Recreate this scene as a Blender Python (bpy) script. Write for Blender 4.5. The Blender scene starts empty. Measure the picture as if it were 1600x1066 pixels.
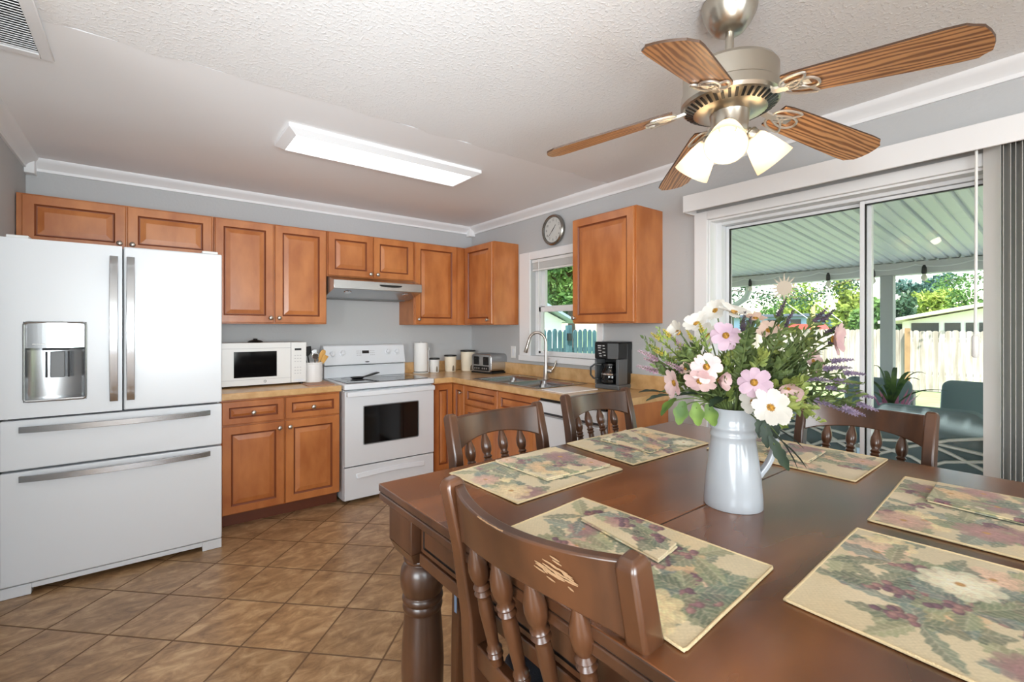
import bpy, bmesh, math, random
import numpy as np
from mathutils import Vector, Matrix
random.seed(7)
scn = bpy.context.scene
COL = scn.collection
pi = math.pi

# ---------------------------------------------------------------- camera
F_PX, YAW, EYE = 728.4, 38.07, 1.342
cam_d = bpy.data.cameras.new('camera')
cam_d.sensor_width = 36.0
cam_d.lens = F_PX / 1600 * 36.0
cam_d.shift_y = -18.95 / 1600
cam_d.clip_start = 0.02
cam = bpy.data.objects.new('camera', cam_d)
COL.objects.link(cam)
cam.location = (0, 0, EYE)
cam.rotation_euler = (pi / 2, 0, -math.radians(YAW))
scn.camera = cam

# ---------------------------------------------------------------- view
vs = scn.view_settings
vs.view_transform = 'Standard'
vs.look = 'None'
vs.gamma = 1
vs.use_curve_mapping = False
vs.exposure = 0.18
scn.cycles.use_denoising = True
scn.cycles.max_bounces = 8
scn.cycles.diffuse_bounces = 5
scn.cycles.transparent_max_bounces = 12
scn.cycles.caustics_reflective = False
scn.cycles.caustics_refractive = False
scn.cycles.sample_clamp_indirect = 6.0

# ---------------------------------------------------------------- sky and sun
world = bpy.data.worlds.new('world')
scn.world = world
world.use_nodes = True
wn = world.node_tree
wn.nodes.clear()
sky = wn.nodes.new('ShaderNodeTexSky')
sky.sky_type = 'NISHITA'
sky.sun_disc = False
sky.sun_elevation = math.radians(48)
sky.sun_rotation = math.radians(240)
sky.air_density = 1.2
sky.dust_density = 1.0
wb = wn.nodes.new('ShaderNodeBackground')
wb.inputs['Strength'].default_value = 0.42
wo = wn.nodes.new('ShaderNodeOutputWorld')
wn.links.new(sky.outputs[0], wb.inputs['Color'])
wn.links.new(wb.outputs[0], wo.inputs['Surface'])

def lamp(name, kind, loc, energy, color=(1, 1, 1), size=1.0, size_y=None, aim=None, spread=None):
    d = bpy.data.lights.new(name, kind)
    d.energy = energy
    d.color = color
    if kind == 'AREA':
        d.shape = 'RECTANGLE'
        d.size = size
        d.size_y = size_y or size
        if spread: d.spread = spread
    elif kind == 'POINT':
        d.shadow_soft_size = size
    o = bpy.data.objects.new(name, d)
    COL.objects.link(o)
    o.location = loc
    if aim is not None:
        o.rotation_euler = (Vector(aim) - Vector(loc)).to_track_quat('-Z', 'Y').to_euler()
    return o

sun = lamp('sun', 'SUN', (0, 0, 20), 10.0, (1, .97, .92), aim=None)
sun.data.angle = math.radians(.6)
sun.rotation_euler = Vector((.45, .30, -.84)).to_track_quat('-Z', 'Y').to_euler()
# added fill lamps just outside the unseen openings in wall_rear and wall_west
lamp('rear_fill_lamp', 'AREA', (.2, -4.16, 1.45), 95, (.88, .95, 1), 2.6, 1.5, aim=(.2, 0, 1.7))
lamp('west_fill_lamp', 'AREA', (-3.66, -1.6, 1.45), 190, (.88, .95, 1), 2.6, 1.5, aim=(0, -1.6, 1.7))
# two more added fill lamps, no fixture, aimed up to brighten the ceiling
lamp('ceiling_fill_lamp', 'AREA', (.1, -.5, 1.45), 11, (.88, .95, 1), .6, .6, aim=(.45, 1.6, 2.42), spread=math.radians(110))
lamp('kitchen_fill_lamp', 'AREA', (.1, -.5, 1.25), 9, (.82, .92, 1), .5, .5, aim=(.9, 3.2, 2.42), spread=math.radians(72))
portal = lamp('sky_portal', 'AREA', (2.95, .4, 1.05), 1, (1, 1, 1), 2.4, 2.0, aim=(0, .4, 1.05))
portal.data.cycles.is_portal = True
# ---------------------------------------------------------------- materials
def lin(c):
    return tuple(((v / 255) / 12.92 if v / 255 <= .04045 else ((v / 255 + .055) / 1.055) ** 2.4) for v in c)

def new_mat(name):
    m = bpy.data.materials.new(name)
    m.use_nodes = True
    nt = m.node_tree
    return m, nt, nt.nodes['Principled BSDF']

def ND(nt, t, **kw):
    n = nt.nodes.new(t)
    for k, v in kw.items():
        if hasattr(n, k): setattr(n, k, v)
    return n

def plain(name, rgb, rough=.5, metal=0, spec=.5, bump=0, bscale=200, coat=0, var=0, vscale=4, aniso=0):
    m, nt, b = new_mat(name)
    c = (*lin(rgb), 1)
    b.inputs['Base Color'].default_value = c
    b.inputs['Roughness'].default_value = rough
    b.inputs['Metallic'].default_value = metal
    b.inputs['Specular IOR Level'].default_value = spec
    b.inputs['Coat Weight'].default_value = coat
    b.inputs['Coat Roughness'].default_value = .15
    if aniso: b.inputs['Anisotropic'].default_value = aniso
    tc = ND(nt, 'ShaderNodeTexCoord')
    if var:
        no = ND(nt, 'ShaderNodeTexNoise'); no.inputs['Scale'].default_value = vscale; no.inputs['Detail'].default_value = 4
        nt.links.new(tc.outputs['Object'], no.inputs['Vector'])
        r = ND(nt, 'ShaderNodeValToRGB')
        r.color_ramp.elements[0].position = .3; r.color_ramp.elements[1].position = .7
        r.color_ramp.elements[0].color = tuple(min(1, v * (1 - var)) for v in c[:3]) + (1,)
        r.color_ramp.elements[1].color = tuple(min(1, v * (1 + var)) for v in c[:3]) + (1,)
        nt.links.new(no.outputs['Fac'], r.inputs['Fac'])
        nt.links.new(r.outputs['Color'], b.inputs['Base Color'])
    if bump:
        n2 = ND(nt, 'ShaderNodeTexNoise'); n2.inputs['Scale'].default_value = bscale; n2.inputs['Detail'].default_value = 3
        nt.links.new(tc.outputs['Object'], n2.inputs['Vector'])
        bp = ND(nt, 'ShaderNodeBump'); bp.inputs['Strength'].default_value = bump; bp.inputs['Distance'].default_value = .004
        nt.links.new(n2.outputs['Fac'], bp.inputs['Height'])
        nt.links.new(bp.outputs['Normal'], b.inputs['Normal'])
    return m

def wood(name, light, dark, scale=(3, 3, .6), rough=.35, contrast=(.35, .65), detail=5, wave=0, coat=.2, freq=6, rvar=0):
    """two-tone stained wood: stretched noise, optional growth-ring wave."""
    m, nt, b = new_mat(name)
    tc = ND(nt, 'ShaderNodeTexCoord')
    mp = ND(nt, 'ShaderNodeMapping'); mp.inputs['Scale'].default_value = scale
    nt.links.new(tc.outputs['Object'], mp.inputs['Vector'])
    no = ND(nt, 'ShaderNodeTexNoise'); no.inputs['Scale'].default_value = freq; no.inputs['Detail'].default_value = detail
    no.inputs['Distortion'].default_value = .15
    nt.links.new(mp.outputs[0], no.inputs['Vector'])
    src = no.outputs['Fac']
    if wave:
        wv = ND(nt, 'ShaderNodeTexWave', wave_type='RINGS', rings_direction='X'); wv.inputs['Scale'].default_value = wave
        wv.inputs['Distortion'].default_value = 5; wv.inputs['Detail'].default_value = 3; wv.inputs['Detail Scale'].default_value = 1.2
        nt.links.new(mp.outputs[0], wv.inputs['Vector'])
        mx = ND(nt, 'ShaderNodeMix'); mx.inputs[0].default_value = .65
        nt.links.new(no.outputs['Fac'], mx.inputs[2]); nt.links.new(wv.outputs['Fac'], mx.inputs[3])
        src = mx.outputs[0]
    r = ND(nt, 'ShaderNodeValToRGB')
    r.color_ramp.interpolation = 'EASE'
    r.color_ramp.elements[0].position = contrast[0]; r.color_ramp.elements[1].position = contrast[1]
    r.color_ramp.elements[0].color = (*lin(dark), 1); r.color_ramp.elements[1].color = (*lin(light), 1)
    nt.links.new(src, r.inputs['Fac'])
    nt.links.new(r.outputs['Color'], b.inputs['Base Color'])
    b.inputs['Roughness'].default_value = rough
    if rvar:
        mr = ND(nt, 'ShaderNodeMapRange'); mr.inputs[3].default_value = rough - rvar; mr.inputs[4].default_value = rough + rvar
        nt.links.new(no.outputs['Fac'], mr.inputs[0]); nt.links.new(mr.outputs[0], b.inputs['Roughness'])
    b.inputs['Coat Weight'].default_value = coat
    b.inputs['Coat Roughness'].default_value = .2
    return m

def glow(name, rgb, strength):
    m, nt, b = new_mat(name)
    b.inputs['Base Color'].default_value = (.8, .8, .8, 1)
    b.inputs['Emission Color'].default_value = (*lin(rgb), 1)
    b.inputs['Emission Strength'].default_value = strength
    return m

def glass_pane(name, tint=(1, 1, 1), refl=.9):
    """thin window glass: transparent with fresnel reflection."""
    m, nt, b = new_mat(name)
    nt.nodes.remove(b)
    out = [n for n in nt.nodes if n.type == 'OUTPUT_MATERIAL'][0]
    t = ND(nt, 'ShaderNodeBsdfTransparent'); t.inputs[0].default_value = (*tint, 1)
    g = ND(nt, 'ShaderNodeBsdfGlossy'); g.inputs['Roughness'].default_value = .02
    fr = ND(nt, 'ShaderNodeFresnel'); fr.inputs[0].default_value = 1.5
    mt = ND(nt, 'ShaderNodeMath', operation='MULTIPLY'); mt.inputs[1].default_value = refl
    ge = ND(nt, 'ShaderNodeNewGeometry')
    iv = ND(nt, 'ShaderNodeMath', operation='SUBTRACT'); iv.inputs[0].default_value = 1.0
    nt.links.new(ge.outputs['Backfacing'], iv.inputs[1])
    fm = ND(nt, 'ShaderNodeMath', operation='MULTIPLY')
    nt.links.new(fr.outputs[0], fm.inputs[0]); nt.links.new(iv.outputs[0], fm.inputs[1])
    nt.links.new(fm.outputs[0], mt.inputs[0])
    mx = ND(nt, 'ShaderNodeMixShader')
    nt.links.new(mt.outputs[0], mx.inputs[0]); nt.links.new(t.outputs[0], mx.inputs[1]); nt.links.new(g.outputs[0], mx.inputs[2])
    nt.links.new(mx.outputs[0], out.inputs['Surface'])
    return m

def leafy(name, c1, c2, scale=30, rough=.6, trans=.25):
    m = plain(name, c1, rough)
    nt = m.node_tree; b = nt.nodes['Principled BSDF']
    tc = ND(nt, 'ShaderNodeTexCoord')
    no = ND(nt, 'ShaderNodeTexNoise'); no.inputs['Scale'].default_value = scale
    nt.links.new(tc.outputs['Object'], no.inputs['Vector'])
    r = ND(nt, 'ShaderNodeValToRGB')
    r.color_ramp.elements[0].position = .35; r.color_ramp.elements[1].position = .65
    r.color_ramp.elements[0].color = (*lin(c1), 1); r.color_ramp.elements[1].color = (*lin(c2), 1)
    nt.links.new(no.outputs['Fac'], r.inputs[0]); nt.links.new(r.outputs[0], b.inputs['Base Color'])
    if trans:
        out = [n for n in nt.nodes if n.type == 'OUTPUT_MATERIAL'][0]
        tl = ND(nt, 'ShaderNodeBsdfTranslucent'); nt.links.new(r.outputs[0], tl.inputs[0])
        mx = ND(nt, 'ShaderNodeMixShader'); mx.inputs[0].default_value = trans
        nt.links.new(b.outputs[0], mx.inputs[1]); nt.links.new(tl.outputs[0], mx.inputs[2])
        nt.links.new(mx.outputs[0], out.inputs['Surface'])
    return m

def attr_mat(name, rough=.8, bump=.15):
    m, nt, b = new_mat(name)
    a = ND(nt, 'ShaderNodeAttribute'); a.attribute_name = 'weave'
    nt.links.new(a.outputs['Color'], b.inputs['Base Color'])
    b.inputs['Roughness'].default_value = rough
    b.inputs['Sheen Weight'].default_value = .15
    tc = ND(nt, 'ShaderNodeTexCoord')
    no = ND(nt, 'ShaderNodeTexNoise'); no.inputs['Scale'].default_value = 900
    nt.links.new(tc.outputs['Object'], no.inputs['Vector'])
    bp = ND(nt, 'ShaderNodeBump'); bp.inputs['Strength'].default_value = bump; bp.inputs['Distance'].default_value = .002
    nt.links.new(no.outputs['Fac'], bp.inputs['Height']); nt.links.new(bp.outputs[0], b.inputs['Normal'])
    return m

# ---------------------------------------------------------------- mesh builder
def top_of(o):
    while o.parent: o = o.parent
    return o

class MB:
    def __init__(s):
        s.v = []; s.f = []; s.m = []
    def add(s, vs, fs, mi=0):
        n = len(s.v)
        s.v += [tuple(p) for p in vs]
        for f in fs:
            s.f.append(tuple(i + n for i in f)); s.m.append(mi)
        return s
    def box(s, x0, x1, y0, y1, z0, z1, mi=0):
        p = [(x0, y0, z0), (x1, y0, z0), (x1, y1, z0), (x0, y1, z0), (x0, y0, z1), (x1, y0, z1), (x1, y1, z1), (x0, y1, z1)]
        return s.add(p, [(0, 3, 2, 1), (4, 5, 6, 7), (0, 1, 5, 4), (1, 2, 6, 5), (2, 3, 7, 6), (3, 0, 4, 7)], mi)
    def lathe(s, prof, M=None, n=24, mi=0, cap=True):
        """prof: [(r, z)], axis = local z, M places it."""
        M = M or Matrix.Identity(4)
        vs, fs = [], []
        for r, z in prof:
            for k in range(n):
                a = 2 * pi * k / n
                vs.append(M @ Vector((r * math.cos(a), r * math.sin(a), z)))
        for i in range(len(prof) - 1):
            for k in range(n):
                k2 = (k + 1) % n
                fs.append((i * n + k, i * n + k2, (i + 1) * n + k2, (i + 1) * n + k))
        if cap:
            fs.append(tuple(range(n))[::-1]); fs.append(tuple((len(prof) - 1) * n + k for k in range(n)))
        return s.add(vs, fs, mi)
    def tube(s, pts, r, n=8, mi=0, cap=True, closed=False, up=None):
        pts = [Vector(p) for p in pts]
        N = len(pts)
        rs = r if isinstance(r, (list, tuple)) else [r] * N
        vs, fs = [], []
        prev = None
        for i, p in enumerate(pts):
            if closed: t = pts[(i + 1) % N] - pts[i - 1]
            else: t = pts[min(i + 1, N - 1)] - pts[max(i - 1, 0)]
            t.normalize()
            if prev is None:
                ref = Vector(up) if up else (Vector((0, 0, 1)) if abs(t.z) < .9 else Vector((1, 0, 0)))
                u = (ref - t * ref.dot(t)).normalized()
            else:
                u = (prev - t * prev.dot(t))
                u = u.normalized() if u.length > 1e-6 else prev
            prev = u
            w = t.cross(u)
            for k in range(n):
                a = 2 * pi * k / n
                vs.append(p + (u * math.cos(a) + w * math.sin(a)) * rs[i])
        M = N if closed else N - 1
        for i in range(M):
            j = (i + 1) % N
            for k in range(n):
                k2 = (k + 1) % n
                fs.append((i * n + k, i * n + k2, j * n + k2, j * n + k))
        if cap and not closed:
            fs.append(tuple(range(n))[::-1]); fs.append(tuple((N - 1) * n + k for k in range(n)))
        return s.add(vs, fs, mi)
    def sweep(s, pts, sec, side, mi=0):
        """rectangular bar: pts centre line, sec (a, b) half sizes (or list), side = the direction of a."""
        pts = [Vector(p) for p in pts]; N = len(pts)
        vs, fs = [], []
        for i, p in enumerate(pts):
            t = (pts[min(i + 1, N - 1)] - pts[max(i - 1, 0)]).normalized()
            u = Vector(side); u = (u - t * u.dot(t)).normalized(); w = t.cross(u)
            a, b = sec[i] if isinstance(sec, list) else sec
            for ca, cb in ((-1, -1), (1, -1), (1, 1), (-1, 1)):
                vs.append(p + u * a * ca + w * b * cb)
        for i in range(N - 1):
            for k in range(4):
                k2 = (k + 1) % 4
                fs.append((i * 4 + k, i * 4 + k2, i * 4 + 4 + k2, i * 4 + 4 + k))
        fs += [(3, 2, 1, 0), tuple(N * 4 - 4 + k for k in range(4))]
        return s.add(vs, fs, mi)
    def prism(s, poly, fn, d0, d1, mi=0):
        """poly [(a, b)] extruded from d0 to d1; fn(a, b, d) -> point."""
        n = len(poly)
        vs = [fn(a, b, d0) for a, b in poly] + [fn(a, b, d1) for a, b in poly]
        fs = [tuple(range(n)), tuple(range(2 * n - 1, n - 1, -1))]
        for k in range(n):
            k2 = (k + 1) % n
            fs.append((k, n + k, n + k2, k2))
        return s.add(vs, fs, mi)
    def rings(s, u0, u1, v0, v1, prof, fn, mats=None, back=0.0):
        """rectangular front made of nested rings: prof [(inset, depth)], fn(u, v, d) -> point, d towards the viewer."""
        vs, fs, ms = [], [], []
        loops = [(0, back)] + list(prof)
        for ins, d in loops:
            for u, v in ((u0 + ins, v0 + ins), (u1 - ins, v0 + ins), (u1 - ins, v1 - ins), (u0 + ins, v1 - ins)):
                vs.append(fn(u, v, d))
        for i in range(len(loops) - 1):
            for k in range(4):
                k2 = (k + 1) % 4
                fs.append((i * 4 + k, i * 4 + k2, i * 4 + 4 + k2, i * 4 + 4 + k)); ms.append(mats[i] if mats else 0)
        fs.append((0, 3, 2, 1)); ms.append(0)
        L = len(loops) * 4 - 4
        fs.append((L, L + 1, L + 2, L + 3)); ms.append(0)
        n = len(s.v)
        s.v += [tuple(p) for p in vs]
        for f, m in zip(fs, ms):
            s.f.append(tuple(i + n for i in f)); s.m.append(m)
        return s
    def merge(s, o, M=None, mi=None):
        n = len(s.v)
        s.v += [tuple(M @ Vector(p)) if M else p for p in o.v]
        s.f += [tuple(i + n for i in f) for f in o.f]
        s.m += [mi if mi is not None else k for k in o.m]
        return s
    def build(s, name, mats, parent=None, loc=None, bev=0, seg=2, sub=0, smooth=40, local=False, normals=True, col=None):
        me = bpy.data.meshes.new(name)
        if parent is not None and not local: off = Vector(top_of(parent).location)
        elif loc is not None: off = Vector(loc)
        elif local: off = Vector((0, 0, 0))
        else:
            a = np.array(s.v); lo, hi = a.min(0), a.max(0)
            off = Vector(((lo[0] + hi[0]) / 2, (lo[1] + hi[1]) / 2, lo[2]))
        me.from_pydata([(p[0] - off.x, p[1] - off.y, p[2] - off.z) for p in s.v], [], s.f)
        mats = mats if isinstance(mats, (list, tuple)) else [mats]
        for m in mats: me.materials.append(m)
        if len(mats) > 1: me.polygons.foreach_set('material_index', s.m)
        if normals:
            bm = bmesh.new(); bm.from_mesh(me); bmesh.ops.recalc_face_normals(bm, faces=bm.faces); bm.to_mesh(me); bm.free()
        if smooth:
            me.polygons.foreach_set('use_smooth', [True] * len(me.polygons))
            me.set_sharp_from_angle(angle=math.radians(smooth))
        me.update()
        o = bpy.data.objects.new(name, me)
        COL.objects.link(o)
        if parent is not None: o.parent = parent
        elif not local or loc is not None: o.location = off
        if bev:
            b = o.modifiers.new('bevel', 'BEVEL'); b.width = bev; b.segments = seg; b.limit_method = 'ANGLE'; b.angle_limit = math.radians(35)
            b.harden_normals = False
        if sub:
            q = o.modifiers.new('sub', 'SUBSURF'); q.levels = sub; q.render_levels = sub
        return o

def top(name, label, cat, loc=(0, 0, 0), rz=0, group=None):
    o = bpy.data.objects.new(name, None)
    COL.objects.link(o)
    o.location = loc; o.rotation_euler = (0, 0, rz)
    o.empty_display_size = .1
    return tag(o, label, cat, group)

def tag(o, label, cat, group=None, kind=None):
    o['label'] = label; o['category'] = cat
    if group: o['group'] = group
    if kind: o['kind'] = kind
    return o

def struct(o, label=None):
    o['kind'] = 'structure'
    if label: o['label'] = label
    return o

KIDS = {}
def copy_tree(o, parent=None):
    c = o.copy(); COL.objects.link(c)
    if parent is not None: c.parent = parent
    for ch in list(o.children): copy_tree(ch, c)
    return c

def relabel(o, label, group=None):
    o['label'] = label
    if group: o['group'] = group
    return o

def text_mb(txt, size, fn, depth=.0006, align='CENTER'):
    cu = bpy.data.curves.new('lettering', 'FONT')
    cu.body = txt; cu.size = size; cu.align_x = align; cu.align_y = 'CENTER'; cu.extrude = 0
    ob = bpy.data.objects.new('lettering', cu)
    COL.objects.link(ob)
    dg = bpy.context.evaluated_depsgraph_get()
    me = ob.evaluated_get(dg).to_mesh()
    mb = MB()
    mb.add([fn(v.co.x, v.co.y, depth) for v in me.vertices], [tuple(p.vertices) for p in me.polygons])
    ob.evaluated_get(dg).to_mesh_clear()
    bpy.data.objects.remove(ob)
    bpy.data.curves.remove(cu)
    return mb

# pixel of the survey photo -> direction, used once to place leaves and blossoms
_sa, _ca = math.sin(math.radians(YAW)), math.cos(math.radians(YAW))
def at(u, v, d):
    r = (u - 800) / F_PX
    return Vector(((_sa + r * _ca) * d, (_ca - r * _sa) * d, EYE + (514.05 - v) / F_PX * d))

def backwall(y):      # panel facing -y: (u=x, v=z, d towards the room)
    return lambda u, v, d: (u, y - d, v)
def rightwall(x):     # panel facing -x: (u=y, v=z)
    return lambda u, v, d: (x - d, u, v)

def bez(p0, p1, p2, n=8):
    p0, p1, p2 = Vector(p0), Vector(p1), Vector(p2)
    return [p0 * (1 - t) ** 2 + p1 * 2 * t * (1 - t) + p2 * t * t for t in [i / n for i in range(n + 1)]]
# ---------------------------------------------------------------- palette
M_wall = plain('grey_wall_paint', (188, 189, 190), .75, bump=.25, bscale=60)
M_trim = plain('white_trim_paint', (236, 236, 237), .4)
M_ceil_smooth = plain('smooth_ceiling_paint', (246, 246, 247), .85, bump=.1, bscale=40)
M_popcorn = plain('popcorn_ceiling', (240, 240, 240), .9)
def _pop(m):
    nt = m.node_tree; b = nt.nodes['Principled BSDF']
    tc = ND(nt, 'ShaderNodeTexCoord')
    n = ND(nt, 'ShaderNodeTexNoise'); n.inputs['Scale'].default_value = 75; n.inputs['Detail'].default_value = 3; n.inputs['Roughness'].default_value = .6
    nt.links.new(tc.outputs['Object'], n.inputs['Vector'])
    r = ND(nt, 'ShaderNodeValToRGB'); r.color_ramp.elements[0].position = .5; r.color_ramp.elements[1].position = .68
    nt.links.new(n.outputs['Fac'], r.inputs[0])
    bp = ND(nt, 'ShaderNodeBump'); bp.inputs['Strength'].default_value = .4; bp.inputs['Distance'].default_value = .004
    nt.links.new(r.outputs[0], bp.inputs['Height']); nt.links.new(bp.outputs[0], b.inputs['Normal'])
_pop(M_popcorn)
M_cab = wood('honey_maple_cabinet', (198, 126, 70), (164, 93, 46), scale=(2.2, 2.2, .9), rough=.33, contrast=(.25, .78), coat=.2, freq=3.5)
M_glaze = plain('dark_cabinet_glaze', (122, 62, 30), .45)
M_toe = plain('toe_kick_stain', (104, 52, 28), .5)
M_nickel = plain('brushed_nickel', (196, 190, 182), .3, 1)
M_steel = plain('brushed_steel', (190, 192, 194), .26, 1, aniso=.6)
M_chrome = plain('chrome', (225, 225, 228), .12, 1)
M_white = plain('white_appliance_enamel', (228, 231, 235), .3, coat=.15)
M_white2 = plain('white_plastic', (232, 232, 230), .4)
M_black = plain('black_plastic', (16, 16, 17), .35)
M_blackglass = plain('black_glass', (10, 10, 11), .07)
M_grey = plain('grey_plastic', (120, 122, 124), .4)
M_dkgrey = plain('dark_seal', (52, 54, 57), .6)

def tile_mat():
    m, nt, b = new_mat('brown_diagonal_tile')
    L = nt.links
    tc = ND(nt, 'ShaderNodeTexCoord'); sp = ND(nt, 'ShaderNodeSeparateXYZ'); L.new(tc.outputs['Object'], sp.inputs[0])
    P = .3133
    def mth(op, a, bb=None):
        n = ND(nt, 'ShaderNodeMath', operation=op)
        for i, q in enumerate((a, bb)):
            if q is None: continue
            if isinstance(q, (int, float)): n.inputs[i].default_value = q
            else: L.new(q, n.inputs[i])
        return n.outputs[0]
    u = mth('DIVIDE', mth('SUBTRACT', mth('MULTIPLY', mth('ADD', sp.outputs[0], sp.outputs[1]), .70711), 2.129), P)
    w = mth('DIVIDE', mth('SUBTRACT', mth('MULTIPLY', mth('SUBTRACT', sp.outputs[0], sp.outputs[1]), .70711), -2.003), P)
    fu, fw = mth('FRACT', u), mth('FRACT', w)
    eu = mth('MINIMUM', fu, mth('SUBTRACT', 1.0, fu)); ew = mth('MINIMUM', fw, mth('SUBTRACT', 1.0, fw))
    e = mth('MINIMUM', eu, ew)
    gr = ND(nt, 'ShaderNodeMapRange'); gr.inputs[1].default_value = .009; gr.inputs[2].default_value = .016; L.new(e, gr.inputs[0])
    cid = ND(nt, 'ShaderNodeCombineXYZ'); L.new(mth('FLOOR', u), cid.inputs[0]); L.new(mth('FLOOR', w), cid.inputs[1])
    wnz = ND(nt, 'ShaderNodeTexWhiteNoise', noise_dimensions='3D'); L.new(cid.outputs[0], wnz.inputs[0])
    add = ND(nt, 'ShaderNodeVectorMath', operation='MULTIPLY_ADD'); L.new(wnz.outputs['Color'], add.inputs[0]); add.inputs[1].default_value = (9, 9, 9); L.new(tc.outputs['Object'], add.inputs[2])
    n1 = ND(nt, 'ShaderNodeTexNoise'); n1.inputs['Scale'].default_value = 9; n1.inputs['Detail'].default_value = 8; n1.inputs['Roughness'].default_value = .68; n1.inputs['Distortion'].default_value = .6
    mp = ND(nt, 'ShaderNodeMapping'); mp.inputs['Rotation'].default_value = (0, 0, .785); mp.inputs['Scale'].default_value = (1, 1.9, 1); L.new(add.outputs[0], mp.inputs[0]); L.new(mp.outputs[0], n1.inputs['Vector'])
    r = ND(nt, 'ShaderNodeValToRGB'); cr = r.color_ramp
    cr.elements[0].position = .3; cr.elements[0].color = (*lin((124, 93, 64)), 1)
    cr.elements[1].position = .72; cr.elements[1].color = (*lin((206, 172, 130)), 1)
    k = cr.elements.new(.5); k.color = (*lin((166, 130, 92)), 1)
    L.new(n1.outputs['Fac'], r.inputs[0])
    hv = ND(nt, 'ShaderNodeHueSaturation'); L.new(r.outputs[0], hv.inputs['Color'])
    mv = ND(nt, 'ShaderNodeMapRange'); mv.inputs[3].default_value = .9; mv.inputs[4].default_value = 1.12; L.new(wnz.outputs['Value'], mv.inputs[0]); L.new(mv.outputs[0], hv.inputs['Value'])
    mx = ND(nt, 'ShaderNodeMix', data_type='RGBA'); L.new(gr.outputs[0], mx.inputs[0]); mx.inputs[6].default_value = (*lin((112, 84, 58)), 1); L.new(hv.outputs[0], mx.inputs[7])
    L.new(mx.outputs[2], b.inputs['Base Color'])
    rr = ND(nt, 'ShaderNodeMapRange'); rr.inputs[3].default_value = .8; rr.inputs[4].default_value = .34; L.new(gr.outputs[0], rr.inputs[0]); L.new(rr.outputs[0], b.inputs['Roughness'])
    ht = mth('ADD', gr.outputs[0], mth('MULTIPLY', n1.outputs['Fac'], .25))
    bp = ND(nt, 'ShaderNodeBump'); bp.inputs['Strength'].default_value = .45; bp.inputs['Distance'].default_value = .004; L.new(ht, bp.inputs['Height']); L.new(bp.outputs[0], b.inputs['Normal'])
    return m
M_tile = tile_mat()

# ---------------------------------------------------------------- room shell
YB, XR, XL, CE = 4.23, 2.76, -.605, 2.425
XW, YR = -3.6, -4.1           # west and rear walls of the living room behind the camera
struct(MB().box(XW - .12, XR + .12, YR - .12, YB + .12, -.12, 0).build('floor', M_tile, loc=(0, 0, 0), smooth=0))
struct(MB().box(XW - .12, XR + .12, 2.3, YB + .12, CE, CE + .14).build('ceiling', M_ceil_smooth, smooth=0))
# older popcorn finish over the dining end, a few millimetres thicker, ragged where it stops
pc = MB(); ed = []
N = 60
for i in range(N + 1):
    x = XW - .12 + (XR + .24 - XW) * i / N
    ed.append((x, 2.30 + .012 * math.sin(i * 1.7) + .01 * math.sin(i * 4.1)))
poly = ed + [(XR + .12, YR - .12), (XW - .12, YR - .12)]
pc.prism(poly, lambda a, b, d: (a, b, d), CE - .0018, CE + .14)
struct(pc.build('ceiling_popcorn', M_popcorn, loc=(0, 0, CE), smooth=0))
struct(MB().box(XL - .12, XR + .12, YB, YB + .12, 0, CE).build('wall_back', M_wall, smooth=0))
struct(MB().box(XL - .12, XL, 1.9, YB, 0, CE).build('wall_left', M_wall, smooth=0))
struct(MB().box(XW, XL - .12, 1.9, 2.02, 0, CE).build('wall_hall', M_wall, smooth=0))
# right wall: window opening y 2.44-3.23 z 1.09-1.97, door opening y -.75-1.535 z 0-2.02
WY0, WY1, WZ0, WZ1 = 2.44, 3.24, 1.10, 1.97
DY0, DY1, DZ1 = -.75, 1.535, 2.02
w = MB()
x0, x1 = XR, XR + .13
w.box(x0, x1, WY1, YB, 0, CE).box(x0, x1, WY0, WY1, 0, WZ0).box(x0, x1, WY0, WY1, WZ1, CE)
w.box(x0, x1, DY1, WY0, 0, CE).box(x0, x1, DY0, DY1, DZ1, CE).box(x0, x1, YR, DY0, 0, CE)
struct(w.build('wall_right', M_wall, loc=(XR, 0, 0), smooth=0))
# living-room walls behind the camera, openings added to admit the fill lamps
w = MB()
w.box(XW, -1.1, YR - .12, YR, 0, CE).box(1.5, XR + .13, YR - .12, YR, 0, CE).box(-1.1, 1.5, YR - .12, YR, 0, .7).box(-1.1, 1.5, YR - .12, YR, 2.2, CE)
struct(w.build('wall_rear', M_wall, loc=(0, YR, 0), smooth=0))
w = MB()
w.box(XW - .12, XW, YR, -2.9, 0, CE).box(XW - .12, XW, -.3, 2.02, 0, CE).box(XW - .12, XW, -2.9, -.3, 0, .7).box(XW - .12, XW, -2.9, -.3, 2.2, CE)
struct(w.build('wall_west', M_wall, loc=(XW, 0, 0), smooth=0))

# crown moulding
def crown(name, p0, p1, inward):
    """profile along p0-p1 on the ceiling; inward = unit vector into the room."""
    p0, p1, n = Vector(p0), Vector(p1), Vector(inward)
    prof = [(0, -.075), (.012, -.075), (.014, -.058), (.03, -.04), (.05, -.028), (.062, -.014), (.066, 0), (0, 0)]
    m = MB()
    L = p1 - p0
    m.prism(prof, lambda a, b, d: tuple(p0 + L * d + n * a + Vector((0, 0, b))), 0, 1)
    return struct(m.build(name, M_trim, smooth=25))
crown('trim_1', (XL, YB, CE), (XR, YB, CE), (0, -1, 0))
crown('trim_2', (XR, YR, CE), (XR, YB, CE), (-1, 0, 0))
crown('trim_3', (XL, 1.9, CE), (XL, YB, CE), (1, 0, 0))
struct(MB().box(XR - .07, XR - .0005, YB - .07, YB - .0005, CE - .1, CE - .0005).build('trim_4', M_trim, bev=.004))
struct(MB().box(XL + .0005, XL + .05, YB - .075, YB - .0005, CE - .105, CE - .0005).build('trim_5', M_trim, bev=.004))
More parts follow.
